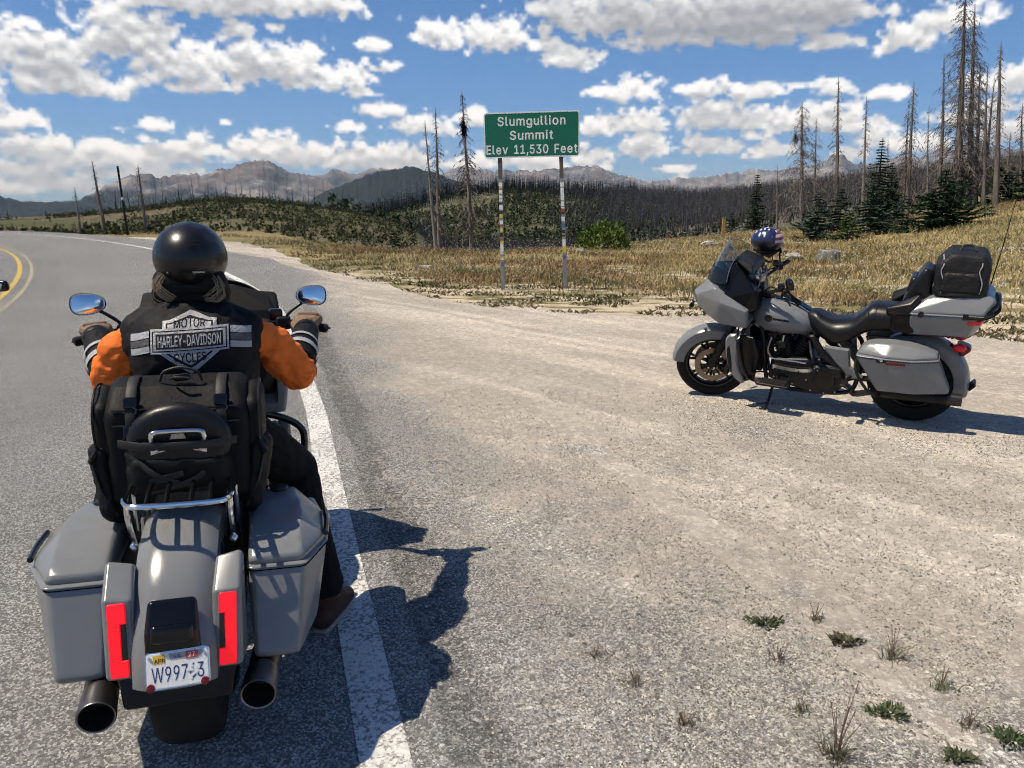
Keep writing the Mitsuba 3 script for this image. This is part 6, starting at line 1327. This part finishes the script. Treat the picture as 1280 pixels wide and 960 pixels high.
hc = V(1.215, -.40, 1.265)
def flag_colour(p, n, uv):
    """dark blue crown with pale stars, red and white bars at the back"""
    q = [p.x - HCW[0], p.y - HCW[1], p.z - HCW[2]]
    s1 = q[0] * AX[0] + q[1] * AX[1] + q[2] * AX[2]; s3 = q[0] * AZ[0] + q[1] * AZ[1] + q[2] * AZ[2]; s2 = q[0] * AY[0] + q[1] * AY[1] + q[2] * AY[2]
    d1, d2, w = voronoi(s1 * 26 + 3, s2 * 26 + s3 * 8)
    c = mix((.012, .02, .075), (.55, .56, .6), smoothstep(.26, .2, d1) * smoothstep(.045, .065, s3))
    c = mix((.008, .008, .012), c, smoothstep(.015, .04, s3 + .02 * tn(s1 * 30, s2 * 30)))
    bars = dr.select(dr.sin(s3 * 140) > 0, mi.Color3f(.50, .47, .46), mi.Color3f(.20, .02, .02))
    return mix(c, bars, smoothstep(-.078, -.088, s1) * smoothstep(-.02, -.005, s3))
HCW = trimesh.transform_points([hc], M2)[0]; AX, AY, AZ = (M2[:3, k] for k in range(3))
scene['m_flag'] = {'type': 'twosided', 'bsdf': {'type': 'principled', 'base_color': mikit.proc(flag_colour), 'roughness': .2, 'specular': .5, 'clearcoat': .6}}
put('shell', helmet_mesh(hc, .132, .112, .118, .62, 40), 'm_flag', key, smooth=40)
put('rim', tube([(hc + V(.108 * math.cos(a), .092 * math.sin(a), -.073)) for a in np.linspace(0, 2 * np.pi, 41)], .007, 8), 'm_rubber', key)
put('lining', tm(hull([hc + V(.08 * math.cos(a), .07 * math.sin(a), -.085) for a in np.arange(0, 6.3, .4)] + [hc + V(-.02, 0, -.13)], .012, 10)), 'm_rubber', key)
put('chin_strap', tube(curve([hc + V(.04, .08, -.07), hc + V(.0, .05, -.15), hc + V(-.04, -.03, -.17), hc + V(-.02, -.08, -.07)], 16), .004, 6, flat=2.5), 'm_strap_black', key)
MATRIX = np.eye(4)
# mirror of one more motorcycle at the left edge, its handlebar outside the frame
key = thing('mirror', 'small black rear view mirror at the left edge of the picture above the yellow line', 'mirror')
mc = unproject(-3, 357, 2.35)
put('housing', tm(hull([mc + V(-.04, 0, .008), mc + V(.022, .0, .006), mc + V(-.03, .01, -.012), mc + V(.018, .01, -.008)], .010, 12)), 'm_gloss_black', key, smooth=35)
put('mirror_glass', tm(hull([mc + V(-.036, -.012, .005), mc + V(.018, -.012, .004), mc + V(-.03, -.012, -.009), mc + V(.014, -.012, -.006)], .004, 8)), 'm_mirror', key)
put('stalk', tube(curve([mc + V(-.03, .01, -.015), mc + V(-.10, .0, -.10), mc + V(-.16, -.02, -.22)], 14), .006, 8), 'm_black', key)
put('handlebar', tube(curve([mc + V(-.02, -.06, -.235), mc + V(-.16, -.02, -.22), mc + V(-.40, .06, -.20), mc + V(-.62, .02, -.28)], 20), .013, 10), 'm_gloss_black', key)

# ------------------------------------------------------------------ air
AIR = 1.9e-5
scene['air'] = {'type': 'homogeneous', 'albedo': rgb(.93, .95, .97), 'sigma_t': rgb(AIR * .75, AIR, AIR * 1.35)}
scene['haze'] = {'type': 'cube', 'to_world': T().translate([0, 0, 350]) @ T().scale([31000, 31000, 750]), 'bsdf': {'type': 'null'}, 'interior': {'type': 'ref', 'id': 'air'}}
scene['camera']['medium'] = {'type': 'ref', 'id': 'air'}
labels['haze'] = {'label': 'thin bluish air between the road and the far mountains', 'category': 'haze', 'kind': 'stuff'}
